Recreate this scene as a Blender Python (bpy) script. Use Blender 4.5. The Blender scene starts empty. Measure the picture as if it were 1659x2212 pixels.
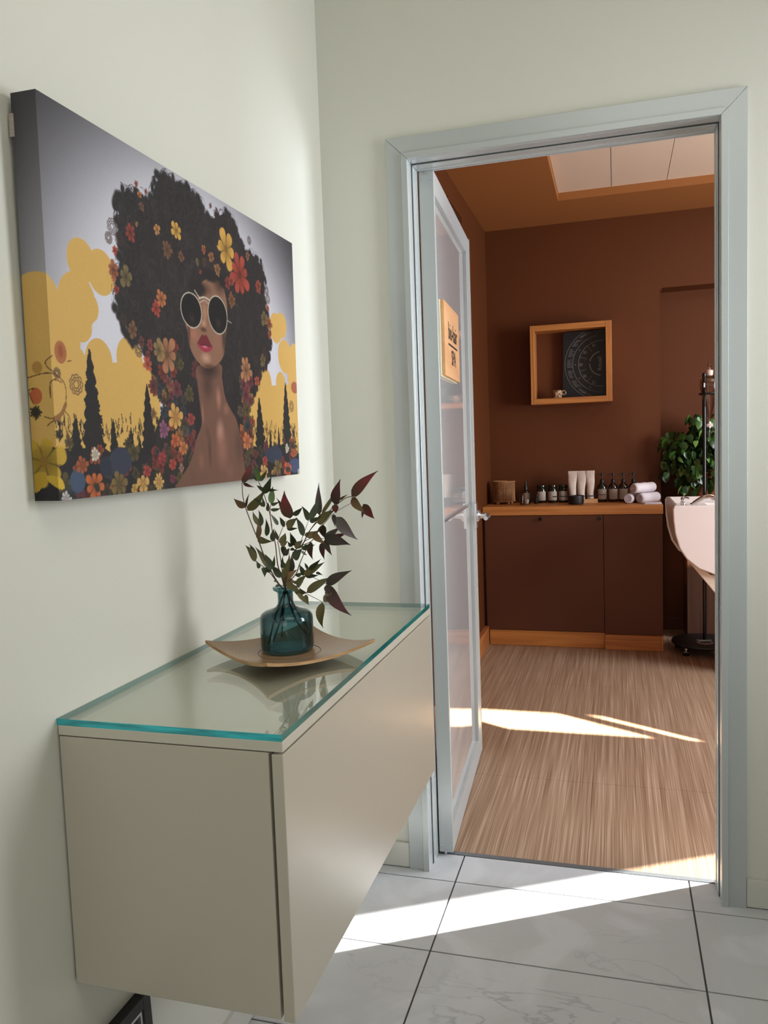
import bpy, math, random
import numpy as np
from mathutils import Vector, Matrix
random.seed(3); np.random.seed(3)
sc = bpy.context.scene
C = bpy.context.collection
sin, cos, pi = math.sin, math.cos, math.pi

# ---------------------------------------------------------------- camera, light, exposure
yaw, pitch, roll = 0.28582, -0.0816, -0.035625
cam = bpy.data.cameras.new('camera'); camo = bpy.data.objects.new('camera', cam); C.objects.link(camo)
fw = Vector((-sin(yaw)*cos(pitch), cos(yaw)*cos(pitch), sin(pitch))); rt = Vector((cos(yaw), sin(yaw), 0)); up = rt.cross(fw)
r2 = cos(roll)*rt + sin(roll)*up; u2 = -sin(roll)*rt + cos(roll)*up
M = Matrix((r2, u2, -fw)).transposed().to_4x4(); M.translation = Vector((0.82596, -2.28052, 1.29543))
camo.matrix_world = M
cam.sensor_width = 36; cam.lens = 1719.912*36/2212; cam.clip_start = .02
sc.camera = camo
sc.view_settings.view_transform = 'Standard'; sc.view_settings.look = 'None'
sc.view_settings.gamma = 1; sc.view_settings.use_curve_mapping = False
sc.view_settings.exposure = 0.2

w = bpy.data.worlds.new('world'); sc.world = w; w.use_nodes = True
w.node_tree.nodes['Background'].inputs[0].default_value = (.62, .78, 1, 1)
w.node_tree.nodes['Background'].inputs[1].default_value = 1.2

def area(name, loc, rot, sx, sy, power, col):
    l = bpy.data.lights.new(name, 'AREA'); l.shape = 'RECTANGLE'; l.size = sx; l.size_y = sy; l.energy = power; l.color = col
    o = bpy.data.objects.new(name, l); C.objects.link(o); o.location = loc; o.rotation_euler = rot; return o
def sun(name, d, e, col, ang):
    l = bpy.data.lights.new(name, 'SUN'); l.energy = e; l.color = col; l.angle = ang
    o = bpy.data.objects.new(name, l); C.objects.link(o)
    o.rotation_euler = Vector(d).to_track_quat('-Z', 'Y').to_euler(); return o
TAN = .55
sun('sunlight', (-.8682, -.4962, -TAN), 30, (1, .96, .90), .009)
sun('second_sun_mirrored', (-.8682, .4962, -TAN), 62, (1, .93, .8), .012)  # added second sun, mirrored in direction, for the spa floor patches
# added lamp for an assumed window (on the unseen solid wall opposite the cabinet)
area('hall_assumed_window_lamp', (2.26, -.52, 1.66), (0, math.radians(90), 0), 1.2, .42, 10.5, (.95, .97, 1)).data.spread = math.radians(105)
area('hall_overhead_fill', (1.2, -1.9, 2.86), (0, 0, 0), 1.2, 1.2, 8, (1, .96, .88))  # added soft fill from above, no fixture modelled
area('hall_rear_fill', (1.0, -3.9, 1.5), (math.radians(90), 0, 0), 1.3, 1.9, 9, (.97, .98, .94))  # added fill from behind the camera to lift the cabinet's dark side
# added area lamp for daylight through the assumed, unseen spa window
area('spa_assumed_window_lamp', (3.66, 1.12, 1.55), (0, math.radians(90), 0), 1.5, 1.2, 106, (.84, .91, 1))
area('spa_ceiling_assumed_lamp', (2.3, 1.6, 2.66), (0, 0, 0), 1.2, .9, 7, (1, .85, .7))  # assumed lamp under the spa ceiling, no fixture modelled

# ---------------------------------------------------------------- materials
def lin(c): return tuple(((v/255)/12.92 if v/255 <= .04045 else ((v/255+.055)/1.055)**2.4) for v in c) + (1,)
def nn(nt, t, **k):
    n = nt.nodes.new(t)
    for a, b in k.items(): setattr(n, a, b)
    return n
def mat(name, col, rough=.5, metal=0, spec=.5, coat=0, col2=None, nscale=(4, 4, 4), detail=3, bump=0, bscale=200, ramp=(.35, .65), distort=0, emis=0):
    m = bpy.data.materials.new(name); m.use_nodes = True; nt = m.node_tree; p = nt.nodes['Principled BSDF']
    p.inputs['Base Color'].default_value = lin(col); p.inputs['Roughness'].default_value = rough; p.inputs['Metallic'].default_value = metal
    p.inputs['Specular IOR Level'].default_value = spec; p.inputs['Coat Weight'].default_value = coat; p.inputs['Coat Roughness'].default_value = .05
    tc = nn(nt, 'ShaderNodeTexCoord')
    if col2 is not None:
        mp = nn(nt, 'ShaderNodeMapping'); mp.inputs['Scale'].default_value = nscale
        no = nn(nt, 'ShaderNodeTexNoise'); no.inputs['Scale'].default_value = 1; no.inputs['Detail'].default_value = detail; no.inputs['Distortion'].default_value = distort
        cr = nn(nt, 'ShaderNodeValToRGB'); cr.color_ramp.elements[0].position = ramp[0]; cr.color_ramp.elements[1].position = ramp[1]
        cr.color_ramp.elements[0].color = lin(col); cr.color_ramp.elements[1].color = lin(col2)
        L = nt.links.new; L(tc.outputs['Object'], mp.inputs[0]); L(mp.outputs[0], no.inputs['Vector']); L(no.outputs[0], cr.inputs[0]); L(cr.outputs[0], p.inputs['Base Color'])
    if bump:
        n2 = nn(nt, 'ShaderNodeTexNoise'); n2.inputs['Scale'].default_value = bscale; n2.inputs['Detail'].default_value = 2
        b = nn(nt, 'ShaderNodeBump'); b.inputs['Strength'].default_value = bump; b.inputs['Distance'].default_value = .002
        nt.links.new(tc.outputs['Object'], n2.inputs['Vector']); nt.links.new(n2.outputs[0], b.inputs['Height']); nt.links.new(b.outputs[0], p.inputs['Normal'])
    return m
def wood(name, a, b, along='X', rough=.4, coat=0, s=1.0):
    sc_ = {'X': (1.5, 30, 30), 'Y': (30, 1.5, 30), 'Z': (30, 30, 1.5)}[along]
    return mat(name, a, rough, col2=b, nscale=tuple(v*s for v in sc_), detail=6, distort=1.2, ramp=(.3, .7), coat=coat)
def sheet(name, tint, gloss=.02, ior=1.5, edge=None):
    """clear sheet glass: straight-through tinted transmission plus Fresnel reflection"""
    m = bpy.data.materials.new(name); m.use_nodes = True; nt = m.node_tree
    for n in list(nt.nodes): nt.nodes.remove(n)
    o = nn(nt, 'ShaderNodeOutputMaterial'); t = nn(nt, 'ShaderNodeBsdfTransparent'); g = nn(nt, 'ShaderNodeBsdfGlossy')
    t.inputs[0].default_value = lin(tint); g.inputs['Roughness'].default_value = gloss; g.inputs[0].default_value = (1, 1, 1, 1)
    ge = nn(nt, 'ShaderNodeNewGeometry'); dt = nn(nt, 'ShaderNodeVectorMath', operation='DOT_PRODUCT'); L = nt.links.new
    ab = nn(nt, 'ShaderNodeMath', operation='ABSOLUTE'); om = nn(nt, 'ShaderNodeMath', operation='SUBTRACT'); om.inputs[0].default_value = 1; om.use_clamp = True
    pw = nn(nt, 'ShaderNodeMath', operation='POWER'); pw.inputs[1].default_value = 5; f = nn(nt, 'ShaderNodeMath', operation='MULTIPLY_ADD')
    f0 = ((ior-1)/(ior+1))**2; f.inputs[1].default_value = 1-f0; f.inputs[2].default_value = f0
    L(ge.outputs['Normal'], dt.inputs[0]); L(ge.outputs['Incoming'], dt.inputs[1]); L(dt.outputs['Value'], ab.inputs[0]); L(ab.outputs[0], om.inputs[1]); L(om.outputs[0], pw.inputs[0]); L(pw.outputs[0], f.inputs[0])
    x = nn(nt, 'ShaderNodeMixShader')
    if edge:
        lw = nn(nt, 'ShaderNodeLayerWeight'); lw.inputs[0].default_value = .35; mx = nn(nt, 'ShaderNodeMix', data_type='RGBA')
        mx.inputs[6].default_value = lin(tint); mx.inputs[7].default_value = lin(edge); L(lw.outputs['Facing'], mx.inputs[0]); L(mx.outputs[2], t.inputs[0])
    L(f.outputs[0], x.inputs[0]); L(t.outputs[0], x.inputs[1]); L(g.outputs[0], x.inputs[2]); L(x.outputs[0], o.inputs[0]); return m

m_wall = mat('hall_wall_paint', (213, 213, 203), .42, spec=.4, bump=.12, bscale=260)
m_ceil = mat('hall_ceiling_paint', (228, 226, 212), .8)
m_brown = mat('brown_wall_paint', (91, 47, 18), .55, spec=.3, bump=.1, bscale=220)
m_brownc = mat('ochre_brown_ceiling_paint', (156, 100, 54), .7, spec=.2)
m_frame = mat('satin_grey_aluminium', (184, 190, 190), .34, metal=.25, spec=.5)
m_framee = mat('bright_aluminium_edge', (205, 210, 210), .25, metal=.5)
m_groove = mat('dark_gasket', (60, 64, 66), .6)
m_panelw = mat('lacquered_white_ceiling_panel', (228, 205, 180), .5)
m_cab = mat('taupe_grey_lacquer', (192, 185, 170), .30, spec=.55, bump=.02, bscale=900)
m_cabtop = mat('cream_grey_lacquer', (204, 198, 184), .4)
m_gedge = mat('polished_green_glass_edge', (22, 98, 98), .08, spec=.8, col2=(48, 128, 122), nscale=(9, 9, 60), detail=2)
m_gedge2 = mat('glass_edge_painted_lit', (30, 150, 160), .08, spec=.8, col2=(44, 206, 220), nscale=(14, 9, 160), detail=3)  # near edge of the same glass, painted brighter for light piped through it
m_gtop = sheet('clear_float_glass', (250, 253, 251), .003, 1.8)
m_tile = mat('pale_marble_tile', (206, 208, 212), .22, spec=.5, col2=(196, 198, 201), nscale=(2.2, 3.0, 1), detail=8, distort=2.2, ramp=(.40, .52))
nt = m_tile.node_tree; p = nt.nodes['Principled BSDF']; L = nt.links.new; tc = nn(nt, 'ShaderNodeTexCoord')
def tn(scale, det, dist, sc1=1):
    mp = nn(nt, 'ShaderNodeMapping'); mp.inputs['Scale'].default_value = scale; mp.inputs['Rotation'].default_value = (0, 0, .5); no = nn(nt, 'ShaderNodeTexNoise'); no.inputs['Scale'].default_value = sc1; no.inputs['Detail'].default_value = det; no.inputs['Distortion'].default_value = dist
    L(tc.outputs['Object'], mp.inputs[0]); L(mp.outputs[0], no.inputs['Vector']); return no
va = tn((2.6, 5.5, 1), 9, 1.4); vb = tn((1.7, 1.7, 1), 2, 0)
c1 = nn(nt, 'ShaderNodeValToRGB'); e = c1.color_ramp.elements; e[0].position = .485; e[0].color = (0, 0, 0, 1); e[1].position = .515; e[1].color = (0, 0, 0, 1); q = e.new(.5); q.color = (1, 1, 1, 1)
c2 = nn(nt, 'ShaderNodeValToRGB'); c2.color_ramp.elements[0].position = .5; c2.color_ramp.elements[1].position = .68
mu = nn(nt, 'ShaderNodeMath', operation='MULTIPLY'); mx = nn(nt, 'ShaderNodeMix', data_type='RGBA'); L(va.outputs[0], c1.inputs[0]); L(vb.outputs[0], c2.inputs[0]); L(c1.outputs[0], mu.inputs[0]); L(c2.outputs[0], mu.inputs[1]); L(mu.outputs[0], mx.inputs[0])
L(p.inputs['Base Color'].links[0].from_socket, mx.inputs[6]); mx.inputs[7].default_value = lin((170, 173, 177)); L(mx.outputs[2], p.inputs['Base Color'])
m_grout = mat('dark_grey_grout', (84, 84, 84), .9)
m_skirt = mat('stone_skirting', (205, 205, 198), .4)
m_wood = wood('oiled_oak', (200, 134, 68), (160, 98, 46), 'X', .45)
m_woodz = wood('oiled_oak_upright', (200, 134, 68), (158, 96, 46), 'Z', .45)
m_woody = wood('oiled_oak_skirting', (178, 112, 60), (140, 82, 42), 'Y', .45)
m_cabb = mat('brown_cabinet_lacquer', (90, 51, 33), .5, spec=.3)
m_black = mat('matt_black', (16, 16, 18), .45)
m_blackg = mat('gloss_black', (12, 12, 14), .18)
m_chrome = mat('chrome', (220, 220, 222), .08, metal=1)
m_satin = mat('satin_chrome', (205, 205, 208), .25, metal=.9)
m_ceram = mat('white_ceramic', (228, 218, 214), .22, spec=.5, coat=.3)
m_inner = mat('cream_shell_inner', (200, 186, 172), .4)
m_towel = mat('white_terry', (218, 208, 212), .95, bump=.6, bscale=700, spec=.1)
m_opal = mat('opal_glass', (214, 214, 212), .06, spec=.7, coat=1)
m_sign = mat('pale_oak_sign', (216, 168, 120), .5, col2=(206, 154, 106), nscale=(3, 3, 30), detail=4)
m_acr = mat('cream_sign_backing', (214, 210, 180), .4)
m_ink = mat('black_ink', (18, 16, 22), .6)
m_print = mat('pale_print', (150, 146, 140), .7)
m_label = mat('paper_label', (172, 160, 150), .7, col2=(160, 148, 140), nscale=(10, 10, 300))
m_dglass = mat('dark_green_bottle_glass', (14, 22, 14), .06, spec=.8)
m_aglass = mat('dark_amber_bottle_glass', (26, 14, 8), .06, spec=.8)
m_tube = mat('crumpled_cream_tube', (206, 190, 176), .5, col2=(186, 170, 156), nscale=(30, 30, 12), bump=.8, bscale=60)
m_rattan = mat('woven_rattan', (176, 128, 84), .7, col2=(140, 96, 60), nscale=(80, 80, 30))
m_clear = sheet('clear_thin_glass', (232, 228, 224), .03, 1.7, (140, 130, 124))
m_stem = mat('brown_stem', (84, 52, 44), .6)
m_stemw = mat('dark_wet_stem', (34, 36, 32), .5)
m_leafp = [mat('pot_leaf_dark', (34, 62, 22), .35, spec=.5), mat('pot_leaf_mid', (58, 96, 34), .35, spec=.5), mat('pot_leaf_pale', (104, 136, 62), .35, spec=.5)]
m_terra = mat('terracotta', (150, 84, 50), .8)
m_woodd = wood('dark_stained_wood', (84, 48, 26), (60, 32, 18), 'Z', .5)
m_porc = mat('white_valve', (235, 225, 220), .3)
m_candle = mat('white_wax', (240, 232, 222), .5)

# ---------------------------------------------------------------- mesh helpers
def origin(o):
    v = Vector((0, 0, 0))
    while o: v += o.location; o = o.parent
    return v
class MB:
    def __init__(s): s.v = []; s.f = []; s.m = []
    def add(s, vs, fs, mi=0):
        n = len(s.v); s.v += [tuple(v) for v in vs]; s.f += [tuple(i+n for i in f) for f in fs]; s.m += [mi]*len(fs); return s
    def box(s, x0, x1, y0, y1, z0, z1, mi=0, rot=None, piv=(0, 0, 0)):
        vs = [Vector((x, y, z)) for x in (x0, x1) for y in (y0, y1) for z in (z0, z1)]
        if rot is not None: vs = [rot @ (v-Vector(piv))+Vector(piv) for v in vs]
        return s.add(vs, [(0, 1, 3, 2), (4, 6, 7, 5), (0, 4, 5, 1), (2, 3, 7, 6), (0, 2, 6, 4), (1, 5, 7, 3)], mi)
    def prism(s, pts, ax, a, b, mi=0):
        def mk(p, t): return {'x': (t, p[0], p[1]), 'y': (p[0], t, p[1]), 'z': (p[0], p[1], t)}[ax]
        n = len(pts); vs = [mk(p, a) for p in pts]+[mk(p, b) for p in pts]
        fs = [tuple(range(n))[::-1], tuple(range(n, 2*n))]+[(i, (i+1) % n, n+(i+1) % n, n+i) for i in range(n)]
        return s.add(vs, fs, mi)
    def lathe(s, prof, c=(0, 0, 0), n=32, mi=0, capb=True, capt=True, axis=None):
        vs = []; fs = []
        for r, z in prof:
            for k in range(n): vs.append(Vector((r*cos(2*pi*k/n), r*sin(2*pi*k/n), z)))
        for j in range(len(prof)-1):
            for k in range(n): fs.append((j*n+k, j*n+(k+1) % n, (j+1)*n+(k+1) % n, (j+1)*n+k))
        if capb: fs.append(tuple(range(n))[::-1])
        if capt: fs.append(tuple(range((len(prof)-1)*n, len(prof)*n)))
        if axis is not None:
            q = Vector((0, 0, 1)).rotation_difference(Vector(axis)); vs = [q @ v for v in vs]
        return s.add([v+Vector(c) for v in vs], fs, mi)
    def tube(s, pts, r, n=8, mi=0, r1=None, closed=False):
        pts = [Vector(p) for p in pts]; N = len(pts); vs = []; fs = []
        prev = None
        for i, p in enumerate(pts):
            if closed: t = (pts[(i+1) % N]-pts[i-1]).normalized()
            else: t = (pts[min(i+1, N-1)]-pts[max(i-1, 0)]).normalized()
            if prev is None:
                a = Vector((0, 0, 1)) if abs(t.z) < .9 else Vector((1, 0, 0)); u = t.cross(a).normalized()
            else: u = (prev-t*prev.dot(t)).normalized()
            prev = u; v = t.cross(u); rr = r if r1 is None else r+(r1-r)*i/(N-1)
            for k in range(n): vs.append(p+(u*cos(2*pi*k/n)+v*sin(2*pi*k/n))*rr)
        M_ = N if closed else N-1
        for i in range(M_):
            j = (i+1) % N
            for k in range(n): fs.append((i*n+k, i*n+(k+1) % n, j*n+(k+1) % n, j*n+k))
        if not closed: fs += [tuple(range(n))[::-1], tuple(range((N-1)*n, N*n))]
        return s.add(vs, fs, mi)
    def build(s, name, mats, parent=None, smooth=False, bevel=0, local=False, seg=2):
        o_ = Vector((0, 0, 0)) if (local or parent is None) else origin(parent)
        me = bpy.data.meshes.new(name); me.from_pydata([tuple(Vector(v)-o_) for v in s.v], [], s.f)
        mats = mats if isinstance(mats, (list, tuple)) else [mats]
        for m in mats: me.materials.append(m)
        if len(mats) > 1: me.polygons.foreach_set('material_index', s.m)
        if smooth:
            me.polygons.foreach_set('use_smooth', [True]*len(me.polygons))
            try: me.set_sharp_from_angle(angle=math.radians(38))
            except Exception: pass
        me.update(); o = bpy.data.objects.new(name, me); C.objects.link(o)
        if parent is not None: o.parent = parent
        if bevel:
            b = o.modifiers.new('b', 'BEVEL'); b.width = bevel; b.segments = seg; b.limit_method = 'ANGLE'; b.angle_limit = math.radians(40)
            if not smooth:
                me.polygons.foreach_set('use_smooth', [True]*len(me.polygons)); me.set_sharp_from_angle(angle=math.radians(30)); b.harden_normals = True
        return o
def thing(name, label, cat, loc=(0, 0, 0), rz=0, group=None, kind=None):
    o = bpy.data.objects.new(name, None); C.objects.link(o); o.location = loc; o.rotation_euler = (0, 0, rz); o.empty_display_size = .05
    if kind: o['kind'] = kind
    if label: o['label'] = label
    if cat: o['category'] = cat
    if group: o['group'] = group
    return o
def tag(o, label, cat, group=None):
    o['label'] = label; o['category'] = cat
    if group: o['group'] = group
    return o
def struct(o): o['kind'] = 'structure'; return o
def circ(cx, cy, r, n=24, a0=0, a1=2*pi): return [(cx+r*cos(a0+(a1-a0)*i/n), cy+r*sin(a0+(a1-a0)*i/n)) for i in range(n+(0 if abs(a1-a0-2*pi) < 1e-6 else 1))]

# ---------------------------------------------------------------- the two rooms
struct(MB().box(-.12, 0, -4, 0, -.05, 2.9).build('wall_left', m_wall))
# door wall: hall face and brown spa face
W0, W1_, WT = .225, 1.132, 2.145
b = MB(); b.box(-.12, W0, 0, .05, -.05, 2.95); b.box(W1_, 2.42, 0, .05, -.05, 2.95); b.box(W0, W1_, 0, .05, WT, 2.95)
struct(b.build('wall_door', m_wall))
b = MB(); b.box(-.12, W0, .05, .1, -.05, 2.8); b.box(W1_, 2.3, .05, .1, -.05, 2.8); b.box(W0, W1_, .05, .1, WT, 2.8)
b.box(2.3, 2.35, .08, .1, -.05, 2.8); b.box(2.35, 3.7, .08, .1, -.05, 1.276); b.box(2.35, 3.7, .08, .1, 1.562, 2.8)
b.box(3.01, 3.12, .08, .1, 1.276, 1.562); b.box(3.21, 3.7, .08, .1, 1.276, 1.562)  # unseen slits, added to shape the second sun's patches on the spa floor
struct(b.build('wall_spa_front', m_brown))
struct(MB().box(-.12, 0, .1, 3.45, -.05, 2.8).build('wall_spa_left', m_brown))
b = MB(); b.prism([(0, -.05), (1.1, -.05), (1.1, 2.215), (1.104, 2.227), (1.116, 2.235), (2.4, 2.238), (2.4, -.05), (3.7, -.05), (3.7, 2.8), (0, 2.8)], 'y', 3.15, 3.42); b.box(1.05, 2.45, 3.335, 3.45, -.05, 2.3)
struct(b.build('wall_spa_back', m_brown))
b = MB(); b.box(3.6, 3.7, .1, .5, -.05, 2.8); b.box(3.6, 3.7, 1.75, 3.45, -.05, 2.8); b.box(3.6, 3.7, .5, 1.75, -.05, .7); b.box(3.6, 3.7, .5, 1.75, 2.32, 2.8)  # assumed, unseen window opening, its edge placed to shape the sun strip
struct(b.build('wall_spa_right', m_brown))
struct(MB().box(3.72, 5.95, .38, .43, -.05, 3.4).build('wall_sun_block_fin', m_wall))  # unseen fin, added to keep the second sun out of the spa window
struct(MB().box(2.3, 2.42, -4, 0, -.05, 2.95).build('wall_right', m_wall))
struct(MB().box(-.12, 2.42, -4.1, -4, -.05, 2.95).build('wall_behind', m_wall))
struct(MB().box(-.12, 2.42, -4.1, .05, 2.9, 3.0).build('ceiling', m_ceil))
# assumed, unseen frosted window of the hall, the wall behind it solid
w1 = struct(thing('window_assumed_1', None, None, (2.3, -1.0, 1.5)))
MB().box(2.29, 2.3, -1.7, -.3, .8, 2.2).build('pane', m_opal, w1)
b = MB()
for a in ((-1.75, -1.7, .75, 2.25), (-.3, -.25, .75, 2.25), (-1.7, -.3, .75, .8), (-1.7, -.3, 2.2, 2.25)): b.box(2.27, 2.3, *a)
b.build('assumed_window_frame', m_frame, w1)
# spa ceiling with its sunken panel field
RX0, RX1, RY0, RY1 = .513, 2.63, .55, 2.645
b = MB(); b.box(0, RX0, .1, 3.45, 2.7, 2.745); b.box(RX1, 3.7, .1, 3.45, 2.7, 2.745); b.box(RX0, RX1, .1, RY0, 2.7, 2.745); b.box(RX0, RX1, RY1, 3.45, 2.7, 2.745); b.box(-.1, 3.7, .05, 3.5, 2.765, 2.8)
cs = struct(b.build('ceiling_spa', m_brownc))
for i in range(7):
    x0 = RX0+.302*i
    MB().box(x0+.0015, x0+.3005, RY0, RY1, 2.745, 2.757).build('panel', m_panelw, cs)
# floors: hall tiles, each its own piece
fl = struct(MB().box(-.12, 2.42, -4.1, .098, -.06, -.0035).build('floor', m_grout))
TX, TW, TY, TD = .3519, .663, -.0555, .3333
seen = {}
for i in range(-1, 4):
    for j in range(-1, 12):
        x0 = TX+TW*i; x1 = x0+TW; y1 = TY-TD*j; y0 = y1-TD
        x0, x1, y0, y1 = max(x0, 0)+.0024, min(x1, 2.3)-.0024, max(y0, -4)+.0024, min(y1, .1)-.0024
        if x1-x0 < .02 or y1-y0 < .02: continue
        MB().box(x0, x1, y0, y1, -.003, 0).build('tile', m_tile, fl)
# spa floor: woven vinyl tiles
m_vin = bpy.data.materials.new('woven_vinyl'); m_vin.use_nodes = True; nt = m_vin.node_tree; p = nt.nodes['Principled BSDF']; L = nt.links.new
tc = nn(nt, 'ShaderNodeTexCoord')
def noisemap(scale, det=2, sc1=1):
    mp = nn(nt, 'ShaderNodeMapping'); mp.inputs['Scale'].default_value = scale; no = nn(nt, 'ShaderNodeTexNoise'); no.inputs['Scale'].default_value = sc1; no.inputs['Detail'].default_value = det
    L(tc.outputs['Object'], mp.inputs[0]); L(mp.outputs[0], no.inputs['Vector']); return no
n1 = noisemap((420, 2.2, 1), 1); n2 = noisemap((60, .5, 1), 2)
cr = nn(nt, 'ShaderNodeValToRGB'); e = cr.color_ramp.elements; e[0].position = .34; e[0].color = lin((128, 100, 77)); e[1].position = .70; e[1].color = lin((200, 174, 150)); q = cr.color_ramp.elements.new(.5); q.color = lin((158, 129, 104))
ma = nn(nt, 'ShaderNodeMath', operation='MULTIPLY_ADD'); ma.inputs[1].default_value = .35; L(n2.outputs[0], ma.inputs[0])
m2 = nn(nt, 'ShaderNodeMath', operation='MULTIPLY'); m2.inputs[1].default_value = .65; L(n1.outputs[0], m2.inputs[0]); L(m2.outputs[0], ma.inputs[2]); L(ma.outputs[0], cr.inputs[0]); L(cr.outputs[0], p.inputs['Base Color'])
ck = nn(nt, 'ShaderNodeTexChecker'); ck.inputs['Scale'].default_value = 330; L(tc.outputs['Object'], ck.inputs['Vector'])
bp_ = nn(nt, 'ShaderNodeBump'); bp_.inputs['Strength'].default_value = .5; bp_.inputs['Distance'].default_value = .001; L(ck.outputs['Fac'], bp_.inputs['Height']); L(bp_.outputs[0], p.inputs['Normal'])
p.inputs['Roughness'].default_value = .6; p.inputs['Specular IOR Level'].default_value = .35
fs = struct(MB().box(-.12, 3.7, .098, 3.45, -.06, -.0015).build('floor_spa', mat('vinyl_underlay', (90, 64, 48), .9)))
for i in range(7):
    for j in range(6):
        x0 = .116+.61*(i-1); y0 = .118+.61*j; x1 = min(x0+.61, 3.6)-.0006; y1 = min(y0+.61, 3.33)-.0006; x0 = max(x0, 0)+.0006; y0 += .0006
        if x1-x0 < .03 or y1-y0 < .03: continue
        MB().box(x0, x1, y0, y1, -.0014, .001).build('tile', m_vin, fs)
struct(MB().box(.2695, 1.086, .1, .118, -.003, .002).build('trim_threshold', mat('threshold_strip', (140, 146, 150), .35, metal=.6)))
# door frame (casing + jamb lining), one thing of mitred pieces
tr = struct(thing('trim_door_frame', None, None, (.68, 0, 0)))
XL, XR, H = .2015, 1.1543, 2.17
def ring(name, o0, o1, y0, y1, m, bev=.0008):
    """three mitred bars whose outer line is inset o0 and inner line o1 from the casing's outer edge"""
    g = .0005
    MB().prism([(XL+o0, 0), (XL+o1, 0), (XL+o1, H-o1-g), (XL+o0, H-o0-g)], 'y', y0, y1).build(name, m, tr, bevel=bev)
    MB().prism([(XR-o0, 0), (XR-o0, H-o0-g), (XR-o1, H-o1-g), (XR-o1, 0)], 'y', y0, y1).build(name, m, tr, bevel=bev)
    MB().prism([(XL+o0+g, H-o0), (XR-o0-g, H-o0), (XR-o1-g, H-o1), (XL+o1+g, H-o1)], 'y', y0, y1).build(name, m, tr, bevel=bev)
ring('casing', 0, .0455, -.012, 0, m_frame)
ring('casing_lip', .046, .0632, -.018, 0, m_frame)
ring('jamb', .05, .0632, 0, .032, m_framee)
ring('gasket', .052, .0652, .032, .037, m_groove, 0)
ring('jamb', .05, .0668, .037, .072, m_framee)
ring('jamb_stop', .05, .0685, .072, .088, m_frame)
ring('casing', 0.01, .0655, .1, .108, m_frame)
# skirtings
struct(MB().box(XR+.001, 2.3, -.01, 0, .003, .081).build('baseboard_door_side', m_skirt, bevel=.001))
struct(MB().box(.01, XL-.001, -.01, 0, .003, .079).build('baseboard_corner_side', m_skirt, bevel=.001))
struct(MB().box(0, .01, -4, 0, .003, .072).build('baseboard_left', m_skirt, bevel=.001))
struct(MB().box(0, .028, .108, 2.738, .001, .125).build('baseboard_spa_left', m_woody, bevel=.002))
struct(MB().box(1.1, 2.4, 3.318, 3.335, .001, .09).build('baseboard_spa_niche', m_cabb, bevel=.002))
# small louvred outlet high on the brown side wall
v = thing('air_vent', 'brown air vent set high in the brown side wall behind the open door', 'vent', (0, 2.08, 2.5))
b = MB(); b.box(0, .006, 1.88, 2.28, 2.43, 2.445); b.box(0, .006, 1.88, 2.28, 2.56, 2.575); b.box(0, .006, 1.88, 1.895, 2.445, 2.56); b.box(0, .006, 2.265, 2.28, 2.445, 2.56); b.build('vent_frame', m_brown, v, bevel=.001)
MB().box(0, .0012, 1.896, 2.264, 2.446, 2.559).build('backing', m_black, v)
for k in range(5): MB().box(.0014, .004, 1.896, 2.264, 2.455+k*.022, 2.464+k*.022).build('slat', m_brown, v)

# ---------------------------------------------------------------- glazed door leaf, open into the spa
PA = math.radians(3.2)
dr = struct(thing('door_1', None, None, (.317, .092, 0), PA))
T_ = .044; DL = .86; Z0, Z1 = .01, 2.104
def dp(name, m, *bx, bev=.0012):
    return MB().box(*bx).build(name, m, dr, local=True, bevel=bev)
dp('stile', m_frame, -T_, 0, 0, .02, Z0, Z1); dp('stile', m_frame, -T_, 0, DL-.10, DL, Z0, Z1)
dp('rail', m_frame, -T_, 0, .0205, DL-.1005, Z0, Z0+.078); dp('rail', m_frame, -T_, 0, .0205, DL-.1005, Z1-.066, Z1)
dp('pane', m_opal, -T_+.012, -.014, .0205, DL-.1005, Z0+.0785, Z1-.0665, bev=0)
dp('glazing_bar', m_satin, -.0138, -.006, .0205, DL-.1005, 1.052, 1.060, bev=0)
MB().box(-T_-.001, .0015, DL, DL+.003, Z0, Z1+.006).build('edge_seal', m_acr, dr, local=True)
for z in (Z0+.022, Z1-.03):
    for x in (-.036, -.009):
        MB().lathe([(.0035, 0), (.0035, .0006), (.002, .001)], (x, 0, z), 12, axis=(0, -1, 0)).build('screw', m_satin, dr, local=True, smooth=True)
b = MB(); b.box(-.0265, -.0195, -.002, 0, Z1-.012, Z1+.002); b.build('pivot', m_satin, dr, local=True)
MB().box(-.0265, -.0195, -.002, 0, Z0-.004, Z0+.008).build('pivot', m_satin, dr, local=True)
# lever handle on the free stile, both faces
hd = dp('door_handle', m_satin, 0, .011, DL-.085, DL-.033, .955, 1.058, bev=.0015)
hy = DL-.058; hz = 1.006
MB().lathe([(.024, 0), (.024, .008), (.019, .012), (.012, .016), (.0105, .030)], (.011, hy, hz), 28, axis=(1, 0, 0)).build('rose', m_satin, hd, local=True, smooth=True)
b = MB(); b.tube([(.036, hy, hz), (.048, hy, hz), (.055, hy-.004, hz), (.058, hy-.014, hz-.0005), (.058, hy-.05, hz-.001), (.057, hy-.11, hz-.001)], .0105, 14, r1=.0085)
b.build('lever', m_satin, hd, local=True, smooth=True)
sg = thing('door_sign', 'square pale wooden plate with black lettering fixed on the glass door', 'sign', (.317, .092, 1.63), PA)
SY0, SY1, SZ0, SZ1 = .105, .445, -.117, .117
MB().box(-.0135, -.007, SY0-.006, SY1, SZ0-.004, SZ1).build('backing', m_acr, sg, local=True, bevel=.001)
MB().box(-.0068, .004, SY0+.004, SY1, SZ0, SZ1).build('face', m_sign, sg, local=True, bevel=.001)
MB().box(.0041, .0046, .185, .39, -.014, -.008).build('rule', m_ink, sg, local=True)
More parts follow.
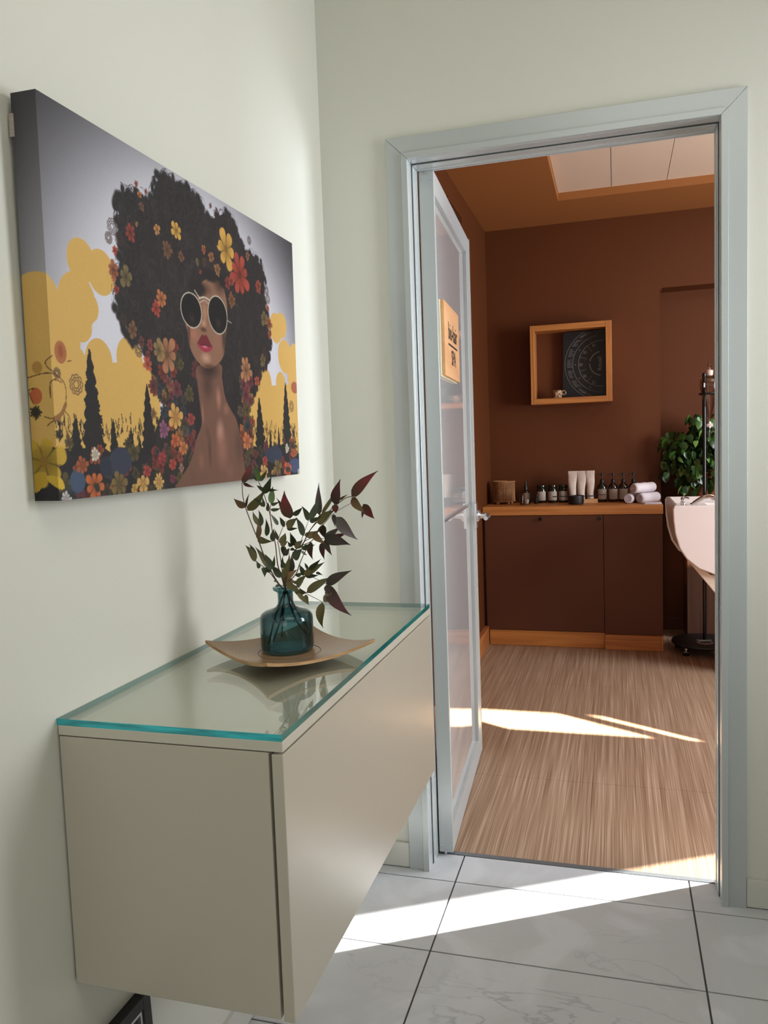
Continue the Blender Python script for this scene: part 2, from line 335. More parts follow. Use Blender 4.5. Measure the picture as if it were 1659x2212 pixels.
def text(body, size, parent, m, loc, rx, name='lettering', ext=.0004, sx=1.0, align='CENTER'):
    cu = bpy.data.curves.new(name, 'FONT'); cu.body = body; cu.size = size; cu.align_x = align; cu.align_y = 'CENTER'; cu.extrude = ext; cu.resolution_u = 3
    to = bpy.data.objects.new(name, cu); C.objects.link(to); bpy.context.view_layer.update()
    me = bpy.data.meshes.new_from_object(to.evaluated_get(bpy.context.evaluated_depsgraph_get())); me.name = name
    C.objects.unlink(to); bpy.data.objects.remove(to)
    me.transform(Matrix.Diagonal((sx, 1, 1, 1))); me.transform(Matrix(rx).to_4x4()); me.materials.clear(); me.materials.append(m)
    o = bpy.data.objects.new(name, me); C.objects.link(o); o.parent = parent; o.location = loc; return o
# text x axis -> +y, y axis -> +z, normal -> +x
text('bio-hair', .080, sg, m_ink, (.0044, .288, .030), ((0, 0, 1), (1, 0, 0), (0, 1, 0)), sx=.80)
text('SPA', .072, sg, m_ink, (.0044, .296, -.052), ((0, 0, 1), (1, 0, 0), (0, 1, 0)), sx=.85)

# ---------------------------------------------------------------- wall cabinet with glass top
CX, CY0, CY1 = .3733, -1.285, -.362
cab = thing('wall_cabinet', 'taupe lacquered cabinet hung on the pale wall beneath the canvas picture', 'cabinet', (.19, -.82, .474))
MB().box(.003, .351, CY0, CY1, .474, .8725).build('body', m_cab, cab, bevel=.0015)
MB().box(.3555, CX, CY0, CY1, .472, .8705).build('door', m_cab, cab, bevel=.0015)
MB().box(.002, CX, CY0, CY1, .8740, .8893).build('top_board', m_cabtop, cab, bevel=.0012)
b = MB(); b.box(.0005, CX-.001, CY0+.0005, CY1, .8895, .8997)
b.m = [1, 1, 2, 1, 0, 0]   # x-, x+, y-, y+ faces are the polished edges; bottom and top are clear
go = b.build('glass_top', [m_gtop, m_gedge, m_gedge2], cab); go['label'] = 'clear glass sheet with blue-green edges'

# ---------------------------------------------------------------- square bamboo dish
DC = Vector((.216, -.885, .8998)); DR = math.radians(10+45)
m_dish = bpy.data.materials.new('turned_bamboo'); m_dish.use_nodes = True; nt = m_dish.node_tree; p = nt.nodes['Principled BSDF']; L = nt.links.new
tc = nn(nt, 'ShaderNodeTexCoord'); wv = nn(nt, 'ShaderNodeTexWave', wave_type='RINGS', rings_direction='Z'); wv.inputs['Scale'].default_value = 75; wv.inputs['Distortion'].default_value = 3; wv.inputs['Detail'].default_value = 4; wv.inputs['Detail Scale'].default_value = .6
no = nn(nt, 'ShaderNodeTexNoise'); no.inputs['Scale'].default_value = 14; no.inputs['Detail'].default_value = 5
cr = nn(nt, 'ShaderNodeValToRGB'); cr.color_ramp.elements[0].color = lin((116, 84, 54)); cr.color_ramp.elements[1].color = lin((182, 142, 98)); cr.color_ramp.elements[0].position = .2
ad = nn(nt, 'ShaderNodeMath', operation='MULTIPLY_ADD'); ad.inputs[1].default_value = .4
L(tc.outputs['Object'], wv.inputs['Vector']); L(tc.outputs['Object'], no.inputs['Vector']); L(no.outputs[0], ad.inputs[0])
m3 = nn(nt, 'ShaderNodeMath', operation='MULTIPLY'); m3.inputs[1].default_value = .6; L(wv.outputs['Color'], m3.inputs[0]); L(m3.outputs[0], ad.inputs[2]); L(ad.outputs[0], cr.inputs[0]); L(cr.outputs[0], p.inputs['Base Color'])
p.inputs['Roughness'].default_value = .38; p.inputs['Coat Weight'].default_value = .15
m_dedge = mat('bamboo_edge', (190, 152, 106), .5, col2=(164, 124, 82), nscale=(20, 20, 200))
S = .118; N = 28; th = .006
def dh(u, v): r = math.hypot(u, v); return .0255*(r/.165)**2.2
vs = []; fs = []; 
def dxy(u, v): # slightly bowed sides
    k = 1-.05*(1-(v/S)**2)*(abs(u)/S)**3; k2 = 1-.05*(1-(u/S)**2)*(abs(v)/S)**3
    return u*k, v*k2
for top in (1, 0):
    for j in range(N+1):
        for i in range(N+1):
            u, v_ = -S+2*S*i/N, -S+2*S*j/N; x, y = dxy(u, v_)
            vs.append((x, y, dh(x, y)+(th if top else 0)))
K = (N+1)**2; ms = []
for j in range(N):
    for i in range(N):
        a = j*(N+1)+i; fs.append((a, a+1, a+N+2, a+N+1)); ms.append(0)
        a += K; fs.append((a, a+N+1, a+N+2, a+1)); ms.append(0)
for i in range(N):
    for a, c in ((i, i+1), (N*(N+1)+i+1, N*(N+1)+i), ((i+1)*(N+1), i*(N+1)), (i*(N+1)+N, (i+1)*(N+1)+N)):
        fs.append((a, a+K, c+K, c)); ms.append(1)
b = MB(); b.v = vs; b.f = fs; b.m = ms
dish = thing('square_dish', 'square bamboo dish with upturned corners under the teal vase', 'dish', DC, DR-math.radians(45)+math.radians(45))
do = b.build('plate', [m_dish, m_dedge], dish, local=True, smooth=True)
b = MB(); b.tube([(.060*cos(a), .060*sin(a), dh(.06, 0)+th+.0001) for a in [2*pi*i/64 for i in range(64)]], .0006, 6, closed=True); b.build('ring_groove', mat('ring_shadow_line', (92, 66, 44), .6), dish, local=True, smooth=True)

# ---------------------------------------------------------------- vase
VX, VY, VZ = .205, -.868, .9069
m_vase = sheet('teal_glass', (172, 204, 206), .02, 1.5, (70, 104, 110))
m_vin2 = sheet('teal_glass_inner', (212, 228, 232), .03, 1.3, (140, 168, 174))
m_water = sheet('water_surface', (150, 190, 196), .01, 1.6)
vase = thing('vase', 'small teal glass bottle vase with water, standing on the bamboo dish', 'vase', (VX, VY, VZ))
prof = [(.001, 0), (.040, 0), (.0475, .0015), (.0505, .005), (.0515, .012), (.0518, .060), (.051, .068), (.047, .0745), (.039, .079), (.028, .082), (.0195, .086), (.0155, .092), (.0148, .100), (.0150, .113), (.0185, .117), (.0228, .119), (.0242, .1215), (.0238, .1245), (.0205, .126), (.0150, .1250)]
MB().lathe(prof, (VX, VY, VZ), 56, capb=False, capt=False).build('body', m_vase, vase, smooth=True)
inn = [(.0150, .1248), (.0122, .118), (.0120, .100), (.0128, .093), (.0165, .0875), (.027, .080), (.038, .0765), (.045, .072), (.0482, .066), (.0486, .060), (.0484, .014), (.044, .007), (.001, .006)]
MB().lathe(inn, (VX, VY, VZ), 56, capb=False, capt=False).build('inner_wall', m_vin2, vase, smooth=True)
MB().lathe([(.0005, .0635), (.0482, .0635)], (VX, VY, VZ), 48, capb=False, capt=False).build('water', m_water, vase)

LEAVES=((0.1653,-0.8786,1.2387,0.1639,-0.8925,1.269,0.004,0,0.1),
(0.156,-0.8589,1.2379,0.1814,-0.876,1.2591,0.0036,0,0.1),
(0.1584,-0.8658,1.239,0.1499,-0.8712,1.2476,0.0027,1,0),
(0.1385,-0.8945,1.2361,0.157,-0.8942,1.2724,0.0053,4,0.1),
(0.1409,-0.8958,1.2361,0.1636,-0.8984,1.2286,0.0026,5,0.1),
(0.1825,-0.8938,1.2144,0.2052,-0.9102,1.2449,0.0066,1,0),
(0.1728,-0.8725,1.2172,0.1522,-0.8595,1.2282,0.0031,1,0.1),
(0.1849,-0.8906,1.2237,0.2139,-0.9016,1.2223,0.0026,1,0.1),
(0.1801,-0.8604,1.1927,0.1771,-0.8424,1.2226,0.0054,0,0),
(0.1309,-0.8634,1.1804,0.1687,-0.8675,1.2178,0.0081,2,0.1),
(0.1159,-0.8394,1.1852,0.1021,-0.8576,1.2027,0.0068,3,-0.1),
(0.1202,-0.8465,1.1858,0.1321,-0.8549,1.2111,0.002,7,-0.1),
(0.1933,-0.8893,1.1948,0.2184,-0.9046,1.2011,0.0026,1,0.15),
(0.1873,-0.8795,1.1828,0.2019,-0.8668,1.1848,0.0027,1,0.15),
(0.1763,-0.8872,1.1892,0.1572,-0.8839,1.2045,0.0026,1,0.1),
(0.1652,-0.8597,1.1863,0.1651,-0.8648,1.2055,0.0027,1,0),
(0.2085,-0.8651,1.1732,0.2037,-0.8826,1.2029,0.0036,1,0.1),
(0.2336,-0.8944,1.1669,0.2308,-0.9062,1.2152,0.0105,4,-0.15),
(0.2242,-0.8572,1.1699,0.2443,-0.8601,1.1845,0.0041,1,0.1),
(0.2194,-0.8792,1.1486,0.2385,-0.8757,1.1642,0.0071,2,-0.1),
(0.2157,-0.8708,1.1461,0.2407,-0.8788,1.1473,0.0031,1,0.1),
(0.1526,-0.8503,1.1476,0.134,-0.8424,1.1744,0.0045,2,-0.15),
(0.1673,-0.8834,1.151,0.163,-0.8804,1.1799,0.004,1,0.15),
(0.1509,-0.8665,1.1246,0.1457,-0.8515,1.1594,0.0045,3,0.15),
(0.1651,-0.8542,1.1289,0.1689,-0.8627,1.1611,0.0041,1,0.1),
(0.1845,-0.8392,1.1495,0.1764,-0.8545,1.1717,0.0032,1,0),
(0.2124,-0.8729,1.1488,0.1991,-0.8626,1.1657,0.0036,1,0),
(0.2569,-0.8889,1.1328,0.2442,-0.8893,1.1647,0.0048,1,0.1),
(0.2711,-0.8956,1.1619,0.257,-0.8889,1.1875,0.0039,1,0.1),
(0.1694,-0.8521,1.1774,0.1689,-0.8492,1.1944,0.0032,1,0),
(0.141,-0.8455,1.1247,0.1748,-0.8529,1.1198,0.0055,2,0.2),
(0.1789,-0.8563,1.1185,0.1802,-0.8525,1.1412,0.0045,1,-0.1),
(0.1928,-0.8632,1.1218,0.1884,-0.865,1.1417,0.0027,1,0),
(0.1916,-0.8476,1.1117,0.1938,-0.8298,1.1303,0.0064,2,0),
(0.2004,-0.8696,1.1128,0.2119,-0.863,1.1193,0.0045,2,0),
(0.1584,-0.8944,1.0844,0.1356,-0.8863,1.1117,0.0053,2,0.15),
(0.1415,-0.8592,1.0799,0.1208,-0.8394,1.1081,0.0045,1,0.1),
(0.1439,-0.8487,1.0641,0.1424,-0.8573,1.0796,0.0032,1,0),
(0.1801,-0.8749,1.0653,0.1489,-0.8681,1.1052,0.0063,2,0.05),
(0.191,-0.8966,1.0688,0.181,-0.8982,1.0972,0.0062,1,0.1),
(0.1723,-0.8879,1.0721,0.1795,-0.9032,1.0577,0.0044,1,0),
(0.1898,-0.8945,1.0652,0.1703,-0.8837,1.0707,0.004,1,0),
(0.1917,-0.8902,1.0719,0.201,-0.9003,1.096,0.0027,0,0),
(0.1994,-0.8745,1.0498,0.1753,-0.8597,1.0694,0.0063,1,0.1),
(0.212,-0.8932,1.0523,0.2287,-0.8952,1.0938,0.0053,2,0.05),
(0.2004,-0.865,1.0474,0.2219,-0.8497,1.0608,0.0072,6,0),
(0.1933,-0.8488,1.0438,0.2126,-0.8343,1.0357,0.0064,6,0.1),
(0.2134,-0.8813,1.043,0.2451,-0.8847,1.0263,0.0054,2,0.1),
(0.2257,-0.8765,1.0342,0.2381,-0.8611,1.007,0.004,2,0),
(0.216,-0.8405,1.1083,0.2152,-0.8545,1.1339,0.0051,1,0.1),
(0.2385,-0.8874,1.1168,0.2579,-0.8981,1.1269,0.0044,2,0.2),
(0.2353,-0.884,1.1139,0.2551,-0.8846,1.1132,0.004,2,0.1),
(0.2181,-0.8627,1.1054,0.2324,-0.8721,1.1035,0.0027,1,0),
(0.2374,-0.8978,1.0918,0.2565,-0.901,1.109,0.0079,1,0),
(0.2181,-0.8758,1.0625,0.2252,-0.8732,1.0882,0.0072,7,0.1),
(0.1939,-0.8408,1.1091,0.1904,-0.8332,1.0872,0.0046,1,0),
(0.2053,-0.8671,1.0929,0.2153,-0.8624,1.1054,0.0045,7,0),
(0.2169,-0.8574,1.108,0.2181,-0.8753,1.1201,0.0032,1,0.1),
(0.2319,-0.844,1.098,0.2385,-0.8328,1.089,0.0023,1,0),
(0.2337,-0.8455,1.1032,0.2493,-0.8336,1.1074,0.0041,0,0.1),
(0.2474,-0.8745,1.0545,0.2415,-0.8785,1.0753,0.004,1,0.15),
(0.2504,-0.8918,1.059,0.2361,-0.8864,1.0579,0.0035,1,0),
(0.241,-0.8943,1.0376,0.2677,-0.9116,1.0609,0.0062,2,-0.1),
(0.2308,-0.8855,1.0448,0.2553,-0.899,1.0467,0.0027,1,0.1),
(0.2052,-0.8776,1.0692,0.2151,-0.8955,1.0938,0.0027,1,0),
(0.2203,-0.898,1.0733,0.2203,-0.9119,1.0898,0.0031,1,0),
(0.196,-0.8919,1.0373,0.2098,-0.8974,1.0401,0.0022,1,0),
(0.195,-0.8965,1.047,0.1961,-0.8815,1.0453,0.0018,1,0),
(0.2318,-0.8612,1.0209,0.2523,-0.8752,1.0222,0.0045,2,0),
(0.3536,-0.8829,1.2055,0.4033,-0.889,1.2478,0.0092,4,-0.1),
(0.3522,-0.8762,1.2041,0.3815,-0.8912,1.1779,0.0072,3,0.15),
(0.365,-0.8471,1.1894,0.3778,-0.8273,1.1616,0.0078,4,0.15),
(0.3709,-0.87,1.1789,0.3686,-0.8707,1.1649,0.0021,5,0),
(0.3239,-0.8928,1.1918,0.3412,-0.9088,1.2351,0.0086,5,-0.1),
(0.2904,-0.8774,1.1729,0.3289,-0.8869,1.2202,0.0031,2,0),
(0.2751,-0.8483,1.1685,0.2818,-0.8618,1.2253,0.0063,7,-0.05),
(0.2733,-0.8966,1.1645,0.2846,-0.8786,1.2016,0.0055,1,0.1),
(0.2601,-0.8663,1.1607,0.2536,-0.8804,1.187,0.0046,1,0.1),
(0.2607,-0.8654,1.1596,0.2909,-0.8843,1.1698,0.0041,1,0.1),
(0.2494,-0.8663,1.1317,0.2713,-0.8472,1.1401,0.0062,2,0.25),
(0.2391,-0.8462,1.1294,0.2237,-0.8384,1.1602,0.0052,1,0.1),
(0.2835,-0.8823,1.1563,0.3185,-0.8877,1.1792,0.0081,2,-0.1),
(0.3212,-0.888,1.1923,0.3196,-0.8771,1.1764,0.0061,4,0),
(0.3163,-0.866,1.1668,0.349,-0.8549,1.1262,0.0103,7,0.15),
(0.3149,-0.8782,1.1727,0.3209,-0.8893,1.1521,0.0036,7,0),
(0.2829,-0.8493,1.15,0.2807,-0.8299,1.1224,0.0057,7,0.25),
(0.2828,-0.8468,1.1225,0.3081,-0.8346,1.1415,0.0063,7,0),
(0.2836,-0.8489,1.1227,0.3237,-0.8393,1.1332,0.0052,5,0.1),
(0.2981,-0.8844,1.127,0.3433,-0.8837,1.1165,0.0102,7,-0.1),
(0.2951,-0.8767,1.1251,0.314,-0.8955,1.1001,0.0051,7,0.1),
(0.2791,-0.8963,1.1408,0.3056,-0.9051,1.122,0.0061,3,0.15),
(0.292,-0.8824,1.1211,0.2918,-0.8747,1.0894,0.0046,5,0.15),
(0.252,-0.8406,1.1159,0.2556,-0.8427,1.0846,0.0052,5,0.25),
(0.268,-0.8418,1.1347,0.2716,-0.8223,1.1483,0.0026,7,0),
(0.2368,-0.8407,1.105,0.2602,-0.8461,1.1107,0.0047,1,0.1),
(0.3303,-0.8848,1.2004,0.3493,-0.8957,1.2097,0.002,3,0),
(0.2969,-0.8862,1.0417,0.3482,-0.898,1.0671,0.0087,7,-0.05),
(0.2467,-0.8606,1.019,0.2917,-0.8445,1.0448,0.0075,2,-0.1),
(0.2849,-0.8476,1.0321,0.3278,-0.8484,0.9798,0.0113,5,0.2),
(0.2795,-0.8588,1.0027,0.3023,-0.8468,1.0165,0.007,2,-0.15),
(0.3002,-0.8929,1.0413,0.3033,-0.8865,1.0223,0.0055,7,0),
(0.2716,-0.8434,0.9977,0.2671,-0.8321,0.949,0.008,2,0.2),
(0.2407,-0.853,1.0139,0.2467,-0.8539,0.9957,0.0038,2,0.1),
(0.2384,-0.8873,1.0239,0.2547,-0.8757,1.0003,0.0037,2,0),
(0.2491,-0.878,1.0569,0.2846,-0.866,1.0777,0.0065,2,0),
(0.2361,-0.8397,1.0495,0.2649,-0.8439,1.0514,0.0038,1,0.1),
(0.2579,-0.8739,1.0658,0.2439,-0.856,1.0759,0.0023,1,0),
(0.2656,-0.8545,1.0584,0.2833,-0.8677,1.0556,0.0023,1,0),
(0.2664,-0.8904,1.0685,0.2938,-0.9043,1.0899,0.0041,1,0),
(0.235,-0.8437,1.0528,0.2232,-0.8314,1.0676,0.0034,1,0))
STEMS=((0.0009,((0.1315,-0.8822,1.2356),
(0.1313,-0.8804,1.2079),
(0.1358,-0.8786,1.1841),
(0.1512,-0.8768,1.139),
(0.1552,-0.8751,1.1291),
(0.1666,-0.8733,1.092),
(0.1785,-0.8715,1.0631),
(0.1924,-0.8698,1.0383),
(0.2048,-0.868,1.0239))),
(0.0008,((0.1533,-0.8549,1.2378),
(0.165,-0.8564,1.2106),
(0.1702,-0.8578,1.1942),
(0.1768,-0.8593,1.1722),
(0.1803,-0.8607,1.142),
(0.1866,-0.8622,1.1135),
(0.1887,-0.8636,1.0891),
(0.1918,-0.8651,1.0687),
(0.1986,-0.8665,1.0501),
(0.2053,-0.868,1.0239))),
(0.0006,((0.1747,-0.8488,1.1918),
(0.1767,-0.8584,1.1713),
(0.1832,-0.868,1.1509))),
(0.0007,((0.2098,-0.8617,1.1598),
(0.1936,-0.863,1.1235),
(0.1947,-0.8642,1.1072),
(0.1986,-0.8655,1.0763),
(0.2014,-0.8667,1.0527),
(0.206,-0.868,1.0239))),
(0.0009,((0.3506,-0.874,1.2049),
(0.3363,-0.8732,1.2013),
(0.3029,-0.8725,1.1771),
(0.2667,-0.8717,1.1458),
(0.2464,-0.871,1.1138),
(0.2353,-0.8702,1.1081),
(0.2209,-0.8695,1.0868),
(0.2059,-0.8687,1.0366),
(0.2067,-0.868,1.024))),
(0.0006,((0.3524,-0.8661,1.1949),
(0.3127,-0.8664,1.1745),
(0.2896,-0.8668,1.1518),
(0.2768,-0.8672,1.1375),
(0.2649,-0.8676,1.1212),
(0.2451,-0.868,1.113))),
(0.0008,((0.2674,-0.8828,1.1168),
(0.2526,-0.8798,1.0976),
(0.2402,-0.8769,1.0747),
(0.2318,-0.8739,1.0577),
(0.2086,-0.871,1.0354),
(0.2071,-0.868,1.024))),
(0.0005,((0.268,-0.8874,1.1617),
(0.251,-0.8777,1.1321),
(0.241,-0.868,1.1144))),
(0.0006,((0.2828,-0.8492,1.035),
(0.2635,-0.8529,1.0459),
(0.2476,-0.8567,1.0516),
(0.2254,-0.8605,1.0406),
(0.2065,-0.8642,1.0334),
(0.2071,-0.868,1.0229))),
(0.0006,((0.2788,-0.862,1.0024),
(0.2479,-0.8635,1.0178),
(0.2314,-0.865,1.0301),
(0.2085,-0.8665,1.0379),
(0.2071,-0.868,1.024))),
(0.0007,((0.1452,-0.8669,1.0811),
(0.1626,-0.8672,1.0688),
(0.178,-0.8675,1.0542),
(0.1897,-0.8677,1.0387),
(0.2037,-0.868,1.0239))),
(0.0006,((0.2099,-0.8507,1.0956),
(0.2076,-0.8593,1.0639),
(0.2037,-0.868,1.0332))),
(0.0006,((0.2918,-0.8706,1.1254),
(0.2681,-0.8698,1.1272),
(0.2521,-0.8689,1.1213),
(0.2441,-0.868,1.1135))),
(0.0006,((0.2811,-0.8531,1.1698),
(0.271,-0.8606,1.1552),
(0.2652,-0.868,1.1454))),
(0.0016,((0.1991,-0.855,1.021),
(0.1955,-0.8615,0.9751),
(0.1935,-0.868,0.9332))),
(0.0018,((0.209,-0.8796,1.0257),
(0.1842,-0.8738,0.9731),
(0.1648,-0.868,0.917))),
(0.0017,((0.2103,-0.8779,1.0254),
(0.1938,-0.873,0.9667),
(0.1744,-0.868,0.9217))),
(0.0017,((0.2112,-0.8763,1.0251),
(0.2256,-0.8721,0.9706),
(0.2463,-0.868,0.9393))),
(0.0016,((0.213,-0.8784,1.0256),
(0.2364,-0.8732,0.9744),
(0.2524,-0.868,0.9491))))
